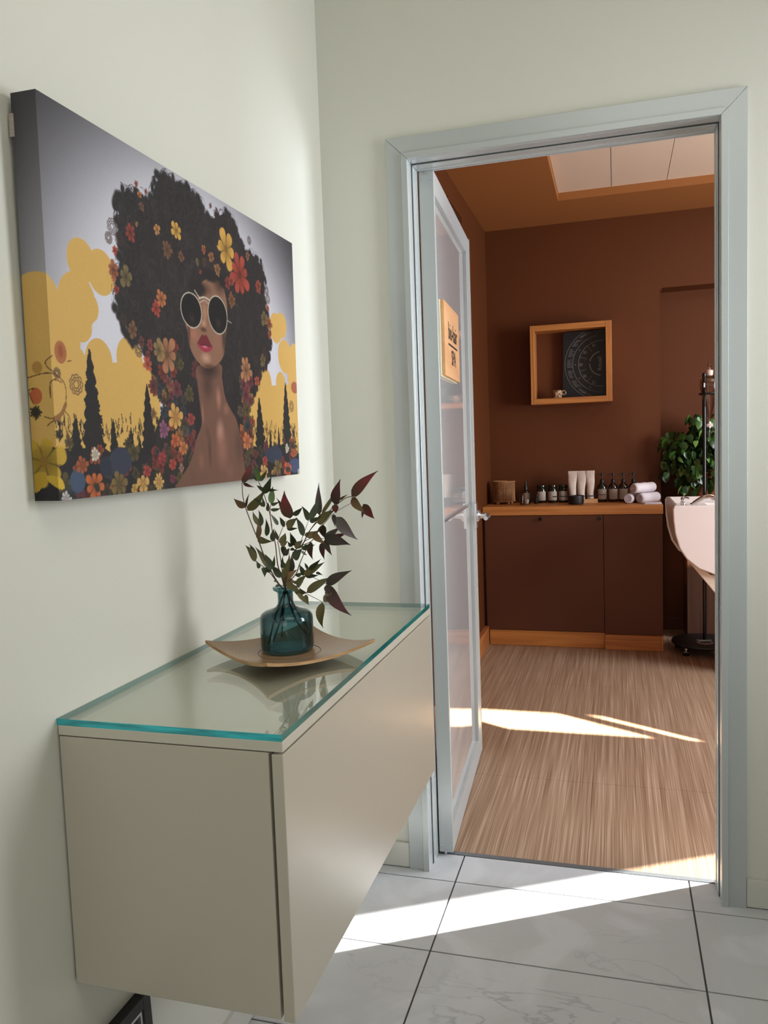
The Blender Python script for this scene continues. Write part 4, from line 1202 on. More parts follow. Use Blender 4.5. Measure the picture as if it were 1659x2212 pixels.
for op in ART:
    k = op[0]
    if k == 'E': ell(*op[1:5], op[5], op[6])
    elif k == 'P': poly(crom(op[1]) if op[3] else op[1], op[2])
    elif k == 'F': flower(*op[1:])
    elif k == 'L': lineflower(*op[1:])
    elif k == 'S': stroke(*op[1:])
    elif k == 'T':
        u, v1, v0, hw = op[1:]; w = win(u-hw*1.3, u+hw*1.3, v0, v1); t = np.clip((v1-V[w])/(v1-v0), 0, 1)
        wob = .72+.28*np.abs(np.sin(t*(8+hw*500)+np.sign(U[w]-u)))+.25*(vnoise(U[w], V[w], 260)-.5)
        blend(w, (np.abs(U[w]-u) < hw*(.06+.94*t**.8)*wob).astype(np.float32), (34, 34, 34))
    elif k == 'B': # mixed small blossoms filling the flower bed
        cols = [(150, 66, 58), (176, 92, 60), (110, 98, 62), (84, 74, 56), (120, 60, 60), (66, 74, 84), (190, 130, 78), (96, 84, 60), (134, 70, 80)]
        for i in range(210):
            u = rg.uniform(-.04, CW); v = rg.uniform(-.01, .085)
            if op[1] and i % 2: u = rg.choice([rg.gauss(0.330, .035), rg.gauss(0.629, .012)]); v = rg.uniform(.06, .22 if u > .6 else .26)
            c = cols[rg.randrange(9)]; flower(u, v, rg.uniform(.009, .022), rg.randint(5, 8), tuple(x*.85 for x in c), tuple(int(x*.5) for x in c), rg.uniform(0, 6))
    elif k == 'N': # rough grass line along the dark ground
        for i in range(420):
            u = rg.uniform(0, CW); v0 = rg.uniform(.085, .118); stroke([(u, v0), (u+rg.uniform(-.004, .004), v0+rg.uniform(.004, .018))], .002, (40, 38, 36))
    elif k == 'H':
        P = crom(op[1], 5); poly(P, op[2])
        for i, (u, v) in enumerate(P):
            if v < .16: continue
            ell(u+rg.uniform(-.010, .008), v+rg.uniform(-.010, .006), rg.uniform(.007, .014), rg.uniform(.008, .015), op[2], .6)
        for i in range(420): # wispy curls
            u, v = P[rg.randrange(len(P))]
            if v < .2: continue
            r = rg.uniform(.005, .016); a0 = rg.uniform(0, 6.28); stroke([(u+r*cos(a0+j*.8), v+r*sin(a0+j*.8)) for j in range(rg.randint(3, 6))], .0009, (44, 41, 46))
        us_ = [p[0] for p in P]; vs_ = [p[1] for p in P]; w = win(min(us_), max(us_), min(vs_), max(vs_))
        ins = inpoly(P, U[w], V[w]); n_ = vnoise(U[w]*1.6, V[w], 30); n2_ = vnoise(U[w], V[w], 70)
        sw = np.abs(np.sin((n_*5+n2_*1.5+U[w]*20)*pi)); blend(w, ins*(sw**3)*.13, (82, 76, 78))
        blend(w, ins*ss((n_-.55)*3)*.25, (66, 58, 58))
        for i in range(520):
            u, v = rg.uniform(min(us_), max(us_)), rg.uniform(.16, max(vs_))
            if not inpoly(P, np.array([u]), np.array([v]))[0]: continue
            r = rg.uniform(.006, .02); a0 = rg.uniform(0, 6.28); stroke([(u+r*cos(a0+j*.7), v+r*1.3*sin(a0+j*.7)) for j in range(rg.randint(3, 5))], .0013, (60, 54, 56) if i % 3 else (22, 20, 22))
    elif k == 'C':
        P = crom(op[1]); poly(P, op[2]); m_ = np.zeros(U.shape, np.float32); m_[inpoly(P, U, V)] = 1; CLIP[0] = m_
    elif k == 'c': CLIP[0] = None
IMG *= (1+.03*(np.random.rand(*U.shape)-.5))[..., None]
IMG = np.clip(IMG*.94, 0, 255)/255
LINC = np.where(IMG <= .04045, IMG/12.92, ((IMG+.055)/1.055)**2.4)
m_art = bpy.data.materials.new('printed_canvas'); m_art.use_nodes = True; nt = m_art.node_tree; p = nt.nodes['Principled BSDF']
ca = nn(nt, 'ShaderNodeVertexColor'); ca.layer_name = 'print'; nt.links.new(ca.outputs[0], p.inputs['Base Color']); p.inputs['Roughness'].default_value = .6; p.inputs['Specular IOR Level'].default_value = .35
tc = nn(nt, 'ShaderNodeTexCoord'); no = nn(nt, 'ShaderNodeTexNoise'); no.inputs['Scale'].default_value = 900; bm = nn(nt, 'ShaderNodeBump'); bm.inputs['Strength'].default_value = .25; bm.inputs['Distance'].default_value = .0006
nt.links.new(tc.outputs['Object'], no.inputs['Vector']); nt.links.new(no.outputs[0], bm.inputs['Height']); nt.links.new(bm.outputs[0], p.inputs['Normal'])
AY, AZ = -1.2979, 1.2341
cv = thing('canvas_picture', 'canvas print of a woman in round sunglasses with flowers in dark curly hair', 'picture', (0, AY+CW/2, AZ))
cv.rotation_euler = (0, .012, 0)
fx = np.where(U < 0, .0430+U, .0430); yy = np.where(U < 0, AY, AY+np.maximum(U, 0)); zz = AZ+V
co = np.stack([fx, yy-(AY+CW/2), zz-AZ], -1).reshape(-1, 3).astype(np.float32)
nr, nc = U.shape; a = np.arange(nr-1)[:, None]*nc+np.arange(nc-1)[None, :]; q = np.stack([a, a+1, a+nc+1, a+nc], -1).reshape(-1, 4)
me = bpy.data.meshes.new('printed_face'); me.vertices.add(len(co)); me.vertices.foreach_set('co', co.ravel()); me.loops.add(q.size); me.loops.foreach_set('vertex_index', q.ravel().astype(np.int32))
me.polygons.add(len(q)); me.polygons.foreach_set('loop_start', np.arange(0, q.size, 4, dtype=np.int32)); me.update(calc_edges=True)
at = me.color_attributes.new('print', 'FLOAT_COLOR', 'POINT'); at.data.foreach_set('color', np.concatenate([LINC.reshape(-1, 3), np.ones((len(co), 1))], 1).astype(np.float32).ravel())
me.materials.append(m_art); o = bpy.data.objects.new('printed_face', me); C.objects.link(o); o.parent = cv
MB().box(.0045, .0428, AY+.0003, AY+CW, AZ, AZ+CH).build('wrapped_edge', mat('dark_canvas_edge', (70, 58, 62), .7), cv, bevel=.0015)
MB().box(.0006, .0043, AY+.03, AY+CW-.03, AZ+.03, AZ+CH-.05).build('stretcher', m_sign, cv)
MB().box(-.003, .0044, AY-.0015, AY+.01, AZ+CH-.06, AZ+CH-.028).build('paper_tab', m_label, cv)

# framed picture standing on the floor under the cabinet
fr = thing('picture_frame', 'black framed picture with silver inner edge leaning on the wall under the cabinet', 'picture frame', (.012, -1.42, 0))
RL = Matrix.Rotation(math.radians(-2.2), 3, 'Y'); FY0, FY1, FH = -1.62, -1.120, .352
def fb(name, m, *bx, bev=.001): return MB().box(*bx, rot=RL, piv=(.014, 0, 0)).build(name, m, fr, bevel=bev)
fb('frame', m_black, .014, .034, FY1-.022, FY1, .001, FH); fb('frame', m_black, .014, .034, FY0, FY0+.022, .001, FH)
fb('frame', m_black, .014, .034, FY0+.022, FY1-.022, FH-.022, FH); fb('frame', m_black, .014, .034, FY0+.022, FY1-.022,   .001, .023)
for a in ((FY1-.029, FY1-.0225, .0235, FH-.0225), (FY0+.0225, FY0+.029, .0235, FH-.0225), (FY0+.029, FY1-.029, FH-.029, FH-.0225), (FY0+.029, FY1-.029, .0235, .030)): fb('slip', m_satin, .015, .031, *a, bev=0)
fb('print', mat('dark_print', (44, 46, 48), .3, col2=(24, 24, 26), nscale=(20, 30, 14)), .016, .024, FY0+.0295, FY1-.0295, .0305, FH-.0295, bev=0)

# ---------------------------------------------------------------- spa: counter cabinet
cc_ = thing('low_cabinet', 'brown low cabinet with two black knobs against the brown back wall', 'cabinet', (.55, 2.94, 0))
MB().box(.004, 1.086, 2.762, 3.149, .002, .835).build('body', m_cabb, cc_)
MB().box(.016, .7425, 2.742, 2.761, .104, .834).build('door', m_cabb, cc_, bevel=.0015)
MB().box(.7455, 1.086, 2.742, 2.761, .094, .834).build('door', m_cabb, cc_, bevel=.0015)
for x in (.365, .719):
    k = MB().lathe([(.005, 0), (.005, .010), (.0105, .013), (.0115, .018), (.009, .022)], (x, 2.742, .813), 20, axis=(0, -1, 0)).build('knob', m_blackg, cc_, smooth=True)
MB().box(.03, .744, 2.744, 2.7615, .002, .101).build('kickboard', m_wood, cc_, bevel=.002)
MB().box(.745, 1.072, 2.722, 2.7615, .002, .094).build('kickboard', m_wood, cc_, bevel=.002)
MB().box(1.0725, 1.086, 2.718, 2.7615, .002, .096).build('end_cap', m_woodz, cc_, bevel=.002)
ct = MB().box(.004, 1.09, 2.735, 3.149, .836, .892).build('worktop', m_wood, bevel=.002)
tag(ct, 'thick oiled oak worktop lying on the brown low cabinet', 'worktop')
CZ = .892
# rattan lantern
rt_ = thing('rattan_lantern', 'small round woven rattan lantern on feet at the corner end of the worktop', 'lantern', (.108, 2.99, CZ))
MB().lathe([(.066, .02), (.069, .03), (.068, .145)], (.108, 2.99, CZ), 40).build('liner', mat('lantern_liner', (120, 84, 56), .8), rt_, smooth=True)
b = MB()
for k in range(44):
    a = 2*pi*k/44; b.tube([(.108+.071*cos(a), 2.99+.071*sin(a), CZ+.022), (.108+.0705*cos(a+.03), 2.99+.0705*sin(a+.03), CZ+.144)], .0021, 5)
for k in range(9):
    z = CZ+.034+k*.013; b.tube([(.108+.0728*cos(a), 2.99+.0728*sin(a), z) for a in [2*pi*i/40 for i in range(40)]], .0013, 5, closed=True)
o = b.build('weave', m_rattan, rt_, smooth=True); o['kind'] = 'stuff'
for z in (.020, .147): MB().tube([(.108+.0725*cos(a), 2.99+.0725*sin(a), CZ+z) for a in [2*pi*i/40 for i in range(40)]], .0042, 8, closed=True).build('rim', m_rattan, rt_, smooth=True)
for a in (.6, 2.4, 4.0, 5.4): MB().lathe([(.006, 0), (.008, .008), (.006, .02)], (.108+.056*cos(a), 2.99+.056*sin(a), CZ), 12).build('foot', m_sign, rt_, smooth=True)

def cyl_label(parent, x, y, z0, z1, r, m=None, a0=-2.6, a1=-.5, n=16):
    b = MB(); vs = []; fs = []
    for i in range(n+1):
        a = a0+(a1-a0)*i/n
        for rr in (r, r+.0006):
            for z in (z0, z1): vs.append((x+rr*cos(a), y+rr*sin(a), z))
    for i in range(n):
        k = i*4; fs += [(k+2, k+6, k+7, k+3), (k, k+1, k+5, k+4), (k+1, k+3, k+7, k+5), (k, k+4, k+6, k+2)]
    fs += [(0, 2, 3, 1), (n*4, n*4+1, n*4+3, n*4+2)]
    return b.add(vs, fs).build('label', m or m_label, parent, smooth=True)
# conical dropper bottle
x, y = .248, 3.03
t = thing('cone_bottle', 'dark bottle with tall pointed cap and pale label behind the candle glass', 'bottle', (x, y, CZ))
MB().lathe([(.024, 0), (.027, .004), (.027, .062), (.023, .075), (.0125, .088)], (x, y, CZ), 28).build('body', m_aglass, t, smooth=True)
MB().lathe([(.0125, .0885), (.012, .103), (.0085, .112), (.005, .145), (.003, .15)], (x, y, CZ), 20).build('cap', m_black, t, smooth=True)
cyl_label(t, x, y, CZ+.012, CZ+.066, .0272)
# candle glass
x, y = .262, 2.86
t = thing('candle_glass', 'clear glass tumbler holding a small white candle near the rattan lantern', 'candle holder', (x, y, CZ))
MB().lathe([(.001, .001), (.030, .001), (.034, .006), (.036, .020), (.036, .075), (.0345, .075), (.0345, .02), (.032, .009), (.001, .008)], (x, y, CZ), 36, capb=False, capt=False).build('glass', m_clear, t, smooth=True)
MB().lathe([(.012, .009), (.013, .034), (.001, .033)], (x+.008, y, CZ), 20, capt=False).build('candle', m_candle, t, smooth=True)
# little dark bottle
x, y = .322, 2.95
t = thing('mini_bottle', 'tiny black bottle between the candle glass and the row of jars', 'bottle', (x, y, CZ))
MB().lathe([(.013, 0), (.0145, .003), (.0145, .040), (.008, .046)], (x, y, CZ), 20).build('body', m_black, t, smooth=True)
MB().lathe([(.009, .0465), (.009, .060)], (x, y, CZ), 18).build('cap', m_blackg, t, smooth=True)
# screw jars
for i, (x, lab) in enumerate(((.350, 'dark green screw-top jar at the lantern end of the jar row'), (.4215, 'dark green screw-top jar in the middle of the jar row'), (.4905, 'dark green screw-top jar beside the cream tubes'))):
    y = 3.03; t = thing('jar', lab, 'jar', (x, y, CZ), group='jars on the worktop')
    MB().lathe([(.028, 0), (.031, .004), (.031, .088), (.0265, .097)], (x, y, CZ), 32).build('body', m_dglass, t, smooth=True)
    MB().lathe([(.0285, .0975), (.0295, .099), (.0295, .113), (.028, .116)], (x, y, CZ), 32).build('lid', m_dglass, t, smooth=True)
    cyl_label(t, x, y, CZ+.016, CZ+.075, .0312)
# squeeze tubes standing on their caps
for i, (x, zz_, rz, lab) in enumerate(((.551, 0, .10, 'cream squeeze tube standing nearest the dark jars'), (.607, 0, -.12, 'cream squeeze tube in the middle of the three tubes'), (.663, .024, .02, 'cream squeeze tube standing on the small wooden block'))):
    y = 2.985; z0 = CZ+zz_; t = thing('squeeze_tube', lab, 'tube', (x, y, z0), group='cream tubes on the worktop')
    MB().lathe([(.0195, .0005), (.0205, .003), (.0205, .021), (.019, .023)], (x, y, z0), 28).build('cap', m_tube, t, smooth=True)
    hgt = .205-zz_; vs = []; n = 24
    for j in range(11):
        s_ = j/10; z = z0+.0235+(hgt-.0235)*s_; ax_ = .0195+(.0275-.0195)*min(1, s_*1.5); ay_ = .019*(1-s_)+.0012
        wob = .0015*sin(s_*9+i*2)
        for k in range(n):
            a = 2*pi*k/n; vs.append((x+ax_*cos(a)*cos(rz*s_)+wob, y+ay_*sin(a)+ax_*cos(a)*sin(rz*s_)*.4, z))
    fs = [(j*n+k, j*n+(k+1) % n, (j+1)*n+(k+1) % n, (j+1)*n+k) for j in range(10) for k in range(n)]+[tuple(range(n))[::-1], tuple(range(10*n, 11*n))]
    b = MB(); b.add(vs, fs); b.build('body', m_tube, t, smooth=True)
tag(MB().box(.618, .708, 2.955, 3.015, CZ, CZ+.0235).build('wooden_block', m_sign, bevel=.001), 'small pale wooden block under the cream tube', 'block')
# little black saucepan
x, y = .578, 2.86
t = thing('saucepan', 'small black bowl with two thin handles in front of the cream tubes', 'bowl', (x, y, CZ))
MB().lathe([(.001, .0), (.040, .0), (.047, .006), (.049, .02), (.049, .056), (.0465, .056), (.0465, .02), (.044, .009), (.001, .008)], (x, y, CZ), 40, capb=False, capt=False).build('body', m_black, t, smooth=True)
MB().box(x-.145, x-.0485, y-.006, y+.006, CZ+.048, CZ+.054).build('handle', m_black, t, bevel=.001)
MB().box(x+.0485, x+.115, y-.006, y+.006, CZ+.048, CZ+.053).build('handle', m_black, t, bevel=.001)
# pump bottles
for i, (x, lab, mt) in enumerate(((.735, 'dark pump bottle with black-lined label beside the cream tubes', m_dglass), (.803, 'dark pump bottle with beige label, second from the cream tubes', m_aglass), (.866, 'dark pump bottle with beige label, third from the cream tubes', m_aglass), (.928, 'dark pump bottle half hidden behind the rolled towels', m_aglass))):
    y = 3.03; t = thing('pump_bottle', lab, 'bottle', (x, y, CZ), group='pump bottles on the worktop')
    MB().lathe([(.027, 0), (.0298, .004), (.0298, .095), (.026, .107), (.016, .117), (.0115, .124)], (x, y, CZ), 32).build('body', mt, t, smooth=True)
    pm = MB().lathe([(.0125, .1245), (.0125, .142), (.006, .145), (.004, .146), (.004, .172)], (x, y, CZ), 20).build('pump', m_black, t, smooth=True)
    b = MB(); b.lathe([(.009, .1725), (.009, .182), (.006, .184)], (x, y, CZ), 18); b.tube([(x, y, CZ+.178), (x-.02, y-.006, CZ+.179), (x-.034, y-.010, CZ+.173)], .0035, 8); b.build('nozzle', m_black, pm, smooth=True)
    lb = cyl_label(t, x, y, CZ+.018, CZ+.084, .0300)
    if i == 0:
        b = MB(); vs = []
        cyl_label(lb, x, y, CZ+.046, CZ+.050, .0307, m_ink, -2.4, -.8).name = 'rule'
# rolled towels
def towel(label, A, B_, r):
    A = Vector(A); B_ = Vector(B_); d = (B_-A).normalized(); t = thing('rolled_towel', label, 'towel', (A.x, A.y, CZ), group='rolled towels on the worktop')
    ln = (B_-A).length; pr = [(r*.80, 0), (r*.94, .004), (r, .012)]+[(r*(1+.05*sin(k*2.1)), .012+(ln-.03)*k/7) for k in range(1, 7)]+[(r, ln-.014), (r*.9, ln-.004), (r*.6, ln)]
    MB().lathe(pr, A, 36, axis=d).build('roll', m_towel, t, smooth=True)
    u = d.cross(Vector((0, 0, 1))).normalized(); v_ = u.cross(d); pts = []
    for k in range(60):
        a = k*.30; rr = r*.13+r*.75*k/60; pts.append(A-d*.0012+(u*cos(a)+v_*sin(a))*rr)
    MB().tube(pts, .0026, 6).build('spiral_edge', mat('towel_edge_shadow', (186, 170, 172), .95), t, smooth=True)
towel('rolled white towel lying lowest, next to the pump bottles', (.893, 2.86, CZ+.0305), (.925, 3.0, CZ+.0305), .0300)
towel('rolled white towel lying lowest, next to the wash basin', (.962, 2.86, CZ+.0325), (1.07, 2.985, CZ+.0325), .0315)
towel('rolled white towel resting on top of the two others', (.926, 2.835, CZ+.0955), (1.045, 2.97, CZ+.0955), .0310)
b = MB(); b.box(.985, 1.086, 2.765, 2.835, CZ+.0002, CZ+.006); b.box(.99, 1.083, 2.77, 2.83, CZ+.006, CZ+.011)
tag(b.build('face_cloth', m_towel, bevel=.002), 'thin folded white cloth lying flat in front of the rolled towels', 'cloth')

# ---------------------------------------------------------------- box shelf on the back wall
sh = thing('box_shelf', 'square oak box shelf hung on the brown back wall', 'shelf', (.551, 3.1, 1.533))
X0, X1, Z0s, Z1s, YF, TB = .297, .805, 1.533, 2.038, 3.0, .037
MB().box(X0, X0+TB*.75, YF, 3.149, Z0s, Z1s).build('upright', m_woodz, sh, bevel=.002); MB().box(X1-TB, X1, YF, 3.149, Z0s, Z1s).build('upright', m_woodz, sh, bevel=.002)
MB().box(X0+TB*.75+.0005, X1-TB-.0005, YF+.001, 3.149, Z1s-TB, Z1s).build('top_board', m_wood, sh, bevel=.002); MB().box(X0+TB*.75+.0005, X1-TB-.0005, YF+.001, 3.149, Z0s, Z0s+TB).build('bottom_board', m_wood, sh, bevel=.002)
cd = thing('chart_card', 'black card with pale circular chart standing in the oak box shelf', 'card', (.62, 3.105, Z0s+TB))
ZB = Z0s+TB+.0005; ZT = Z1s-TB-.004
pc = [(X1-TB-.002, ZB), (X1-TB-.002, ZT), (.530, ZT-.004)]+[(.520-.018*sin(a), ZT-.022+.018*cos(a)) for a in (0.2, .7, 1.2, 1.57)]+[(.492, ZB)]
MB().prism(pc, 'y', 3.098, 3.112).build('board', m_black, cd)
CXc, CZc = .742, 1.782
def arc(r, a0, a1, wd, n=40):
    b = MB()
    for i in range(n):
        A0 = a0+(a1-a0)*i/n; A1 = a0+(a1-a0)*(i+1)/n
        P = [(CXc+rr*cos(a), CZc+rr*sin(a)) for rr, a in ((r-wd, A0), (r+wd, A0), (r+wd, A1), (r-wd, A1))]
        if all(.50 < p[0] < X1-TB-.004 and ZB+.004 < p[1] < ZT-.004 for p in P): b.add([(p[0], 3.0977, p[1]) for p in P], [(0, 1, 2, 3)])
    return b
for r, a0, a1, wd in ((.232, 1.9, 4.5, .0007), (.182, 1.75, 4.7, .0008), (.146, 1.5, 4.75, .0010), (.076, 1.75, 2.9, .0022), (.076, 3.1, 4.6, .0022)): arc(r, a0, a1, wd).build('ring', m_print, cd)
b = MB(); rg2 = random.Random(2)
for k in range(64):   # fine unreadable text lines around the outer ring
    if k % 9 in (7, 8): continue
    a = 2.05+2.25*k/64; r0 = .224-rg2.uniform(0, .004); ln = rg2.uniform(.016, .036); z = CZc+r0*sin(a); x = CXc+r0*cos(a)+.003
    if ZB+.01 < z < ZT-.01: b.box(x, x+ln*.62, 3.0974, 3.0978, z, z+.0014); b.box(x+ln*.7, x+ln, 3.0974, 3.0978, z, z+.0014)
for a in (1.95, 2.5, 3.14, 3.75, 4.3):
    r0 = .128
    for q in range(4): b.box(CXc+r0*cos(a)-.012, CXc+r0*cos(a)+rg2.uniform(.004, .014), 3.0974, 3.0978, CZc+r0*sin(a)+q*.005-.01, CZc+r0*sin(a)+q*.005-.0086)
o = b.build('fine_print', m_print, cd); o['kind'] = 'stuff'
b = MB()
for a in (2.22, 2.8, 3.45, 4.02): b.tube([(CXc+.100*cos(a), 3.0977, CZc+.100*sin(a)), (CXc+.146*cos(a), 3.0977, CZc+.146*sin(a))], .0008, 4)
for a in (2.55, 3.14, 3.7, 4.25, 4.68): b.lathe([(.003, 0), (.003, .0004)], (CXc+.166*cos(a), 3.0978, CZc+.166*sin(a)), 10, axis=(0, -1, 0))
b.build('chart_marks', m_print, cd)
text('Rituali', .036, cd, m_print, (CXc-.012-.62, 3.0976-3.105, CZc-(Z0s+TB)), ((0, -1, 0), (0, 0, -1), (1, 0, 0)), sx=1.0)
mg = thing('small_cup', 'tiny speckled cup with ring handle standing in the oak box shelf', 'cup', (.462, 3.06, ZB))
m_cup = mat('speckled_clay', (206, 176, 140), .8, col2=(96, 60, 40), nscale=(90, 90, 90), ramp=(.45, .6), bump=.6, bscale=120)
MB().lathe([(.001, 0), (.024, 0), (.0275, .004), (.0265, .030), (.0285, .050), (.026, .050), (.024, .03), (.024, .006), (.001, .006)], (.462, 3.06, ZB), 28, capb=False, capt=False).build('body', m_cup, mg, smooth=True)
MB().tube([(.503+.0125*cos(a), 3.055, ZB+.034+.0125*sin(a)) for a in [2*pi*i/24 for i in range(24)]], .003, 8, closed=True).build('handle', m_cup, mg, smooth=True)

# ---------------------------------------------------------------- niche: pedestal, pot, plant
pdl = thing('plant_pedestal', 'dark stained wooden pedestal in the wall niche under the plant', 'pedestal', (1.42, 3.17, 0))
MB().box(1.245, 1.60, 3.03, 3.31, .0012, .86).build('body', m_woodd, pdl, bevel=.004)
for x in (1.36, 1.48): MB().box(x-.0015, x+.0015, 3.0275, 3.0295, .06, .82).build('groove_strip', m_cabb, pdl)
MB().box(1.235, 1.61, 3.02, 3.315, .8605, .885).build('top', m_woodd, pdl, bevel=.003)
pot = thing('potted_plant', 'bushy green trailing plant in a terracotta pot in the wall niche', 'plant', (1.36, 3.15, .8855))
MB().lathe([(.001, .0), (.075, 0), (.085, .01), (.105, .17), (.112, .172), (.114, .20), (.104, .20), (.095, .17), (.001, .16)], (1.36, 3.15, .8855), 40, capb=False, capt=False).build('pot', m_terra, pot, smooth=True)
def pleaf(name, m):
    b = MB(); pr = [(0, 0, 0), (.012, -.006, 1), (.021, .004, 1), (.024, .016, 1), (.019, .030, 1), (.010, .043, 1), (0, .056, 0)]
    vs = [(0, 0, 0), (0, .014, -.003), (0, .03, -.004), (0, .056, -.012)]
    R_ = [(.012, -.006, .002), (.022, .008, .004), (.021, .022, .002), (.011, .042, -.006)]
    vs += R_+[(-x, y, z) for x, y, z in R_]
    fs = [(0, 4, 5, 1), (1, 5, 6, 2), (2, 6, 7, 3), (0, 1, 9, 8), (1, 2, 10, 9), (2, 3, 11, 10)]
    me = bpy.data.meshes.new(name); me.from_pydata(vs, [], fs); me.materials.append(m); me.polygons.foreach_set('use_smooth', [True]*6); return me
pl = [pleaf('leaf', m) for m in m_leafp]; rl = random.Random(11); n = 0
while n < 290:
    a = rl.uniform(0, 2*pi); ph = math.acos(rl.uniform(-1, 1)); rr = rl.uniform(.62, 1.0)
    x = 1.34+.27*rr*sin(ph)*cos(a); y = 3.10+.20*rr*sin(ph)*sin(a); z = 1.17+.27*rr*cos(ph)
    if y > 3.29 or x < 1.112 and y > 3.12 or y > 3.16 and rl.random() < .75: continue
    if x < 1.25 and z > 1.33: continue
    if z < .93 or x > 1.62: continue
    o = bpy.data.objects.new('leaf', pl[0 if rl.random() < .55 else (1 if rl.random() < .75 else 2)]); C.objects.link(o); o.parent = pot
    o.location = (x-1.36, y-3.15, z-.8855); s_ = rl.uniform(.65, 1.1); o.scale = (s_, s_, s_)
    o.rotation_euler = (rl.uniform(-1.9, -.5), rl.uniform(-.5, .5), rl.uniform(-1.4, 1.4)+ (0 if y < 3.12 else .4)); n += 1
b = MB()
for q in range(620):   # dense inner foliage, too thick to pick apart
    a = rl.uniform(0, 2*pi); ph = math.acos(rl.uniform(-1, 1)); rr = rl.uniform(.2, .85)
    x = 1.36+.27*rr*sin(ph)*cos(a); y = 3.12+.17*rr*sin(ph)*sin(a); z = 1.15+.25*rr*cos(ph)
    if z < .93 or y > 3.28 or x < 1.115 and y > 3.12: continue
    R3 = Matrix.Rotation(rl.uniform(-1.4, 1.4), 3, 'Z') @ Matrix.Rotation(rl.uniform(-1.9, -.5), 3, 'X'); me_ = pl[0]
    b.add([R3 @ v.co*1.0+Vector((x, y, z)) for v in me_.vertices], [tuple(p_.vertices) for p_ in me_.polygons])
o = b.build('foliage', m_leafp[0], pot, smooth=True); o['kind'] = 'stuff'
for k in range(16):
    a = 2*pi*k/16; MB().tube(smoothpts([(1.36, 3.15, 1.04), (1.35+.10*cos(a), 3.12+.06*sin(a), 1.18), (1.34+.19*cos(a), 3.10+.13*sin(a), 1.18+.10*sin(k*1.7)), (1.34+.23*cos(a), 3.10+.15*sin(a), 1.08+.1*sin(k*1.7))]), .0022, 5).build('vine_stem', m_leafp[0], pot, smooth=True)

# ---------------------------------------------------------------- trolley stand with glass funnel
SX, SYs = 1.323, 2.763
st = thing('drip_stand', 'black rolling pole stand with round base near the wash basin', 'stand', (SX, SYs, 0))
bs = MB().lathe([(.150, .052), (.186, .053), (.190, .060), (.188, .068), (.15, .071)], (SX, SYs, 0), 56).build('base', m_black, st, smooth=True)
MB().lathe([(.0115, .071), (.0115, 1.655), (.006, 1.66)], (SX, SYs, 0), 20).build('pole', m_blackg, st, smooth=True)
for k in range(5):
    a = -2.35+2*pi*k/5; cx_, cy_ = SX+.165*cos(a), SYs+.165*sin(a)
    cst = MB().box(cx_-.008, cx_+.008, cy_-.016, cy_+.016, .020, .050).build('caster', m_satin, bs, bevel=.003)
    b = MB(); b.lathe([(.019, -.017), (.021, -.014), (.021, -.005), (.019, -.003)], (cx_, cy_-.004, .0215), 24, axis=(1, 0, 0)); b.lathe([(.019, .003), (.021, .005), (.021, .014), (.019, .017)], (cx_, cy_-.004, .0215), 24, axis=(1, 0, 0)); b.build('wheel', m_blackg, bs, smooth=True)
MB().tube([(SX-.005+.040*cos(a), SYs-.065+.040*sin(a), .0715) for a in [2*pi*i/40 for i in range(40)]], .006, 4, closed=True).build('logo_ring', m_print, bs)
text('AVM', .045, bs, m_print, (SX-.005-SX, .0-.005, .0717), ((1, 0, 0), (0, 1, 0), (0, 0, 1)))
rgk = MB().tube([(1.345+.0545*cos(a), 2.690+.0545*sin(a), 1.534) for a in [2*pi*i/40 for i in range(40)]], .0060, 8, closed=True); rgk.box(SX-.014, SX+.016, SYs-.03, SYs+.014, 1.527, 1.541)
rgk.build('ring_clamp', m_black, st, smooth=True)
fn = thing('glass_funnel', 'clear glass dropping funnel with stopper held by the black stand', 'funnel', (1.345, 2.690, 1.2))
FX, FY = 1.345, 2.690
MB().lathe([(.0035, 1.372), (.006, 1.39), (.015, 1.43), (.030, 1.485), (.044, 1.535), (.053, 1.57), (.055, 1.592), (.050, 1.613), (.038, 1.628), (.020, 1.636), (.015, 1.640), (.015, 1.648)], (FX, FY, 0), 40, capb=False, capt=False).build('body', m_clear, fn, smooth=True)
MB().lathe([(.016, 1.636), (.019, 1.6485), (.020, 1.666), (.014, 1.670), (.005, 1.672)], (FX, FY, 0), 24).build('stopper', mat('frosted_stopper', (216, 196, 184), .4), fn, smooth=True)
MB().lathe([(.004, 1.672), (.004, 1.686), (.010, 1.692), (.011, 1.700), (.006, 1.708)], (FX, FY, 0), 18).build('stopper_knob', m_clear, fn, smooth=True)
b = MB(); b.lathe([(.006, 1.338), (.009, 1.345), (.009, 1.365), (.006, 1.374)], (FX, FY, 0), 18); b.lathe([(.009, -.016), (.011, -.010), (.011, .010), (.009, .016)], (FX, FY, 1.354), 18, axis=(1, -.3, .1)); b.build('stopcock', m_porc, fn, smooth=True)
MB().tube([(FX, FY, 1.338), (FX-.001, FY, 1.30), (FX-.006, FY, 1.262)], .004, 10).build('drip_tube', m_clear, fn, smooth=True)

# ---------------------------------------------------------------- wash basin unit
wb = thing('wash_basin', 'white ceramic hair wash basin with chrome taps beside the oak worktop', 'basin', (1.55, 2.4, 0))
def shell(off=0.0, zt=.929):
    P = [(1.118+off, zt), (1.110+off, zt-.018), (1.112+off, .85), (1.120+off, .78), (1.142+off, .70), (1.180+off, .64), (1.24, .59), (1.32, .558), (1.45, .54), (1.62, .56), (1.76, .63), (1.84, .74), (1.865, .86), (1.868, zt)]
    return P
YN, YFk = 2.20, 2.56
b = MB(); b.prism(shell(), 'y', YN, YN+.022); b.build('side_shell', m_ceram, wb, bevel=.008, seg=3)
b = MB(); b.prism(shell(-.018, .951), 'y', YFk, YFk+.02); b.build('side_shell', m_ceram, wb, bevel=.006, seg=3)
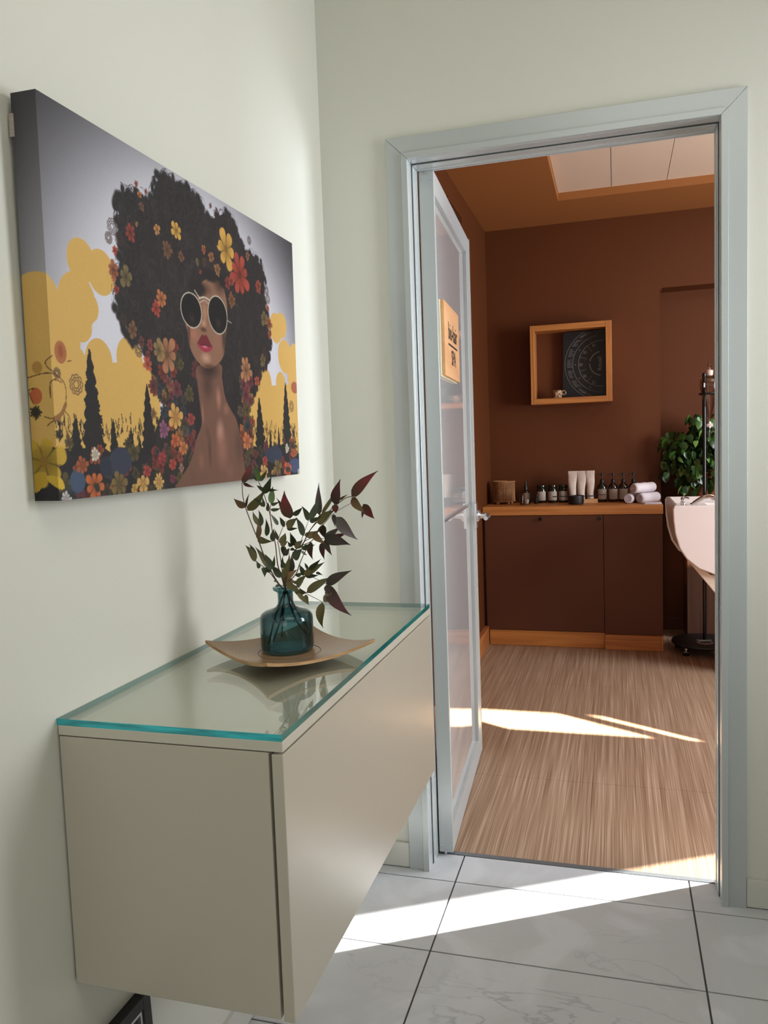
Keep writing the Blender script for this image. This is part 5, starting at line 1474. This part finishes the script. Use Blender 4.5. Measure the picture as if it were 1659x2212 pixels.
# curved front skin between the side shells
P = [Vector((x, 0, z)) for x, z in shell()[:9]]; vs = []; fs = []
for i, p_ in enumerate(P):
    dn = Vector((1, 0, .25)).normalized()*.012
    q_ = Vector((p_.x-.018*(1-i/8), 0, p_.z+(.022 if i == 0 else .0)))
    vs += [(p_.x+.003, YN+.0225, p_.z), (q_.x+.003, YFk-.0005, q_.z), (p_.x+.003+dn.x, YN+.0225, p_.z+dn.z), (q_.x+.003+dn.x, YFk-.0005, q_.z+dn.z)]
for i in range(8):
    k = i*4; fs += [(k, k+4, k+5, k+1), (k+2, k+3, k+7, k+6), (k, k+2, k+6, k+4), (k+1, k+5, k+7, k+3)]
fs += [(0, 1, 3, 2), (32, 34, 35, 33)]
MB().add(vs, fs).build('front_skin', m_inner, wb, smooth=True)
# bowl
b = MB(); n = 40; rings = [(1.0, .918), (.93, .915), (.88, .88), (.76, .80), (.5, .755), (.05, .75)]; vs = []
for s_, z in rings:
    for k in range(n):
        a = 2*pi*k/n; e_ = 3.2; cx_ = abs(cos(a))**(2/e_)*(1 if cos(a) > 0 else -1); cy_ = abs(sin(a))**(2/e_)*(1 if sin(a) > 0 else -1)
        vs.append((1.52+.33*s_*cx_, (YN+.0225+YFk)/2+((YFk-YN-.026)/2)*s_*cy_, z))
fs = [(j*n+k, j*n+(k+1) % n, (j+1)*n+(k+1) % n, (j+1)*n+k) for j in range(5) for k in range(n)]+[tuple(range(5*n, 6*n))]
b.add(vs, fs); b.build('bowl', m_ceram, wb, smooth=True)
MB().box(1.135, 1.30, YN+.024, YFk-.002, .905, .9165).build('tap_deck', m_ceram, wb, bevel=.003)
b = MB(); b.prism([(1.16, .665), (1.185, .66), (1.30, .555), (1.70, .555), (1.70, .20), (1.52, .20), (1.345, .425)], 'y', YN+.03, YFk-.03); b.build('support', mat('cream_support', (222, 204, 186), .4), wb, bevel=.004)
MB().box(1.50, 1.76, YN+.05, YFk-.05, .03, .21).build('column', m_cabb, wb, bevel=.004); MB().box(1.38, 1.95, YN-.02, YFk+.02, .0015, .03).build('foot_plate', m_black, wb, bevel=.004)
tp = MB().lathe([(.014, 0), (.014, .014), (.011, .016), (.0125, .024), (.0125, .036), (.008, .042)], (1.178, 2.42, .917), 24).build('mixer_tap', m_chrome, wb, smooth=True)
MB().tube([(1.178, 2.42, .953), (1.192, 2.405, .957), (1.206, 2.39, .953)], .0045, 10).build('tap_lever', m_chrome, tp, smooth=True)
b = MB(); b.tube(smoothpts([(1.215, 2.36, .918), (1.238, 2.36, .934), (1.275, 2.36, .958), (1.305, 2.36, .966), (1.328, 2.36, .962)]), .011, 14, r1=.0135); b.lathe([(.010, 0), (.014, .006), (.013, .018)], (1.330, 2.36, .944), 18); b.build('shower_spout', m_chrome, wb, smooth=True)
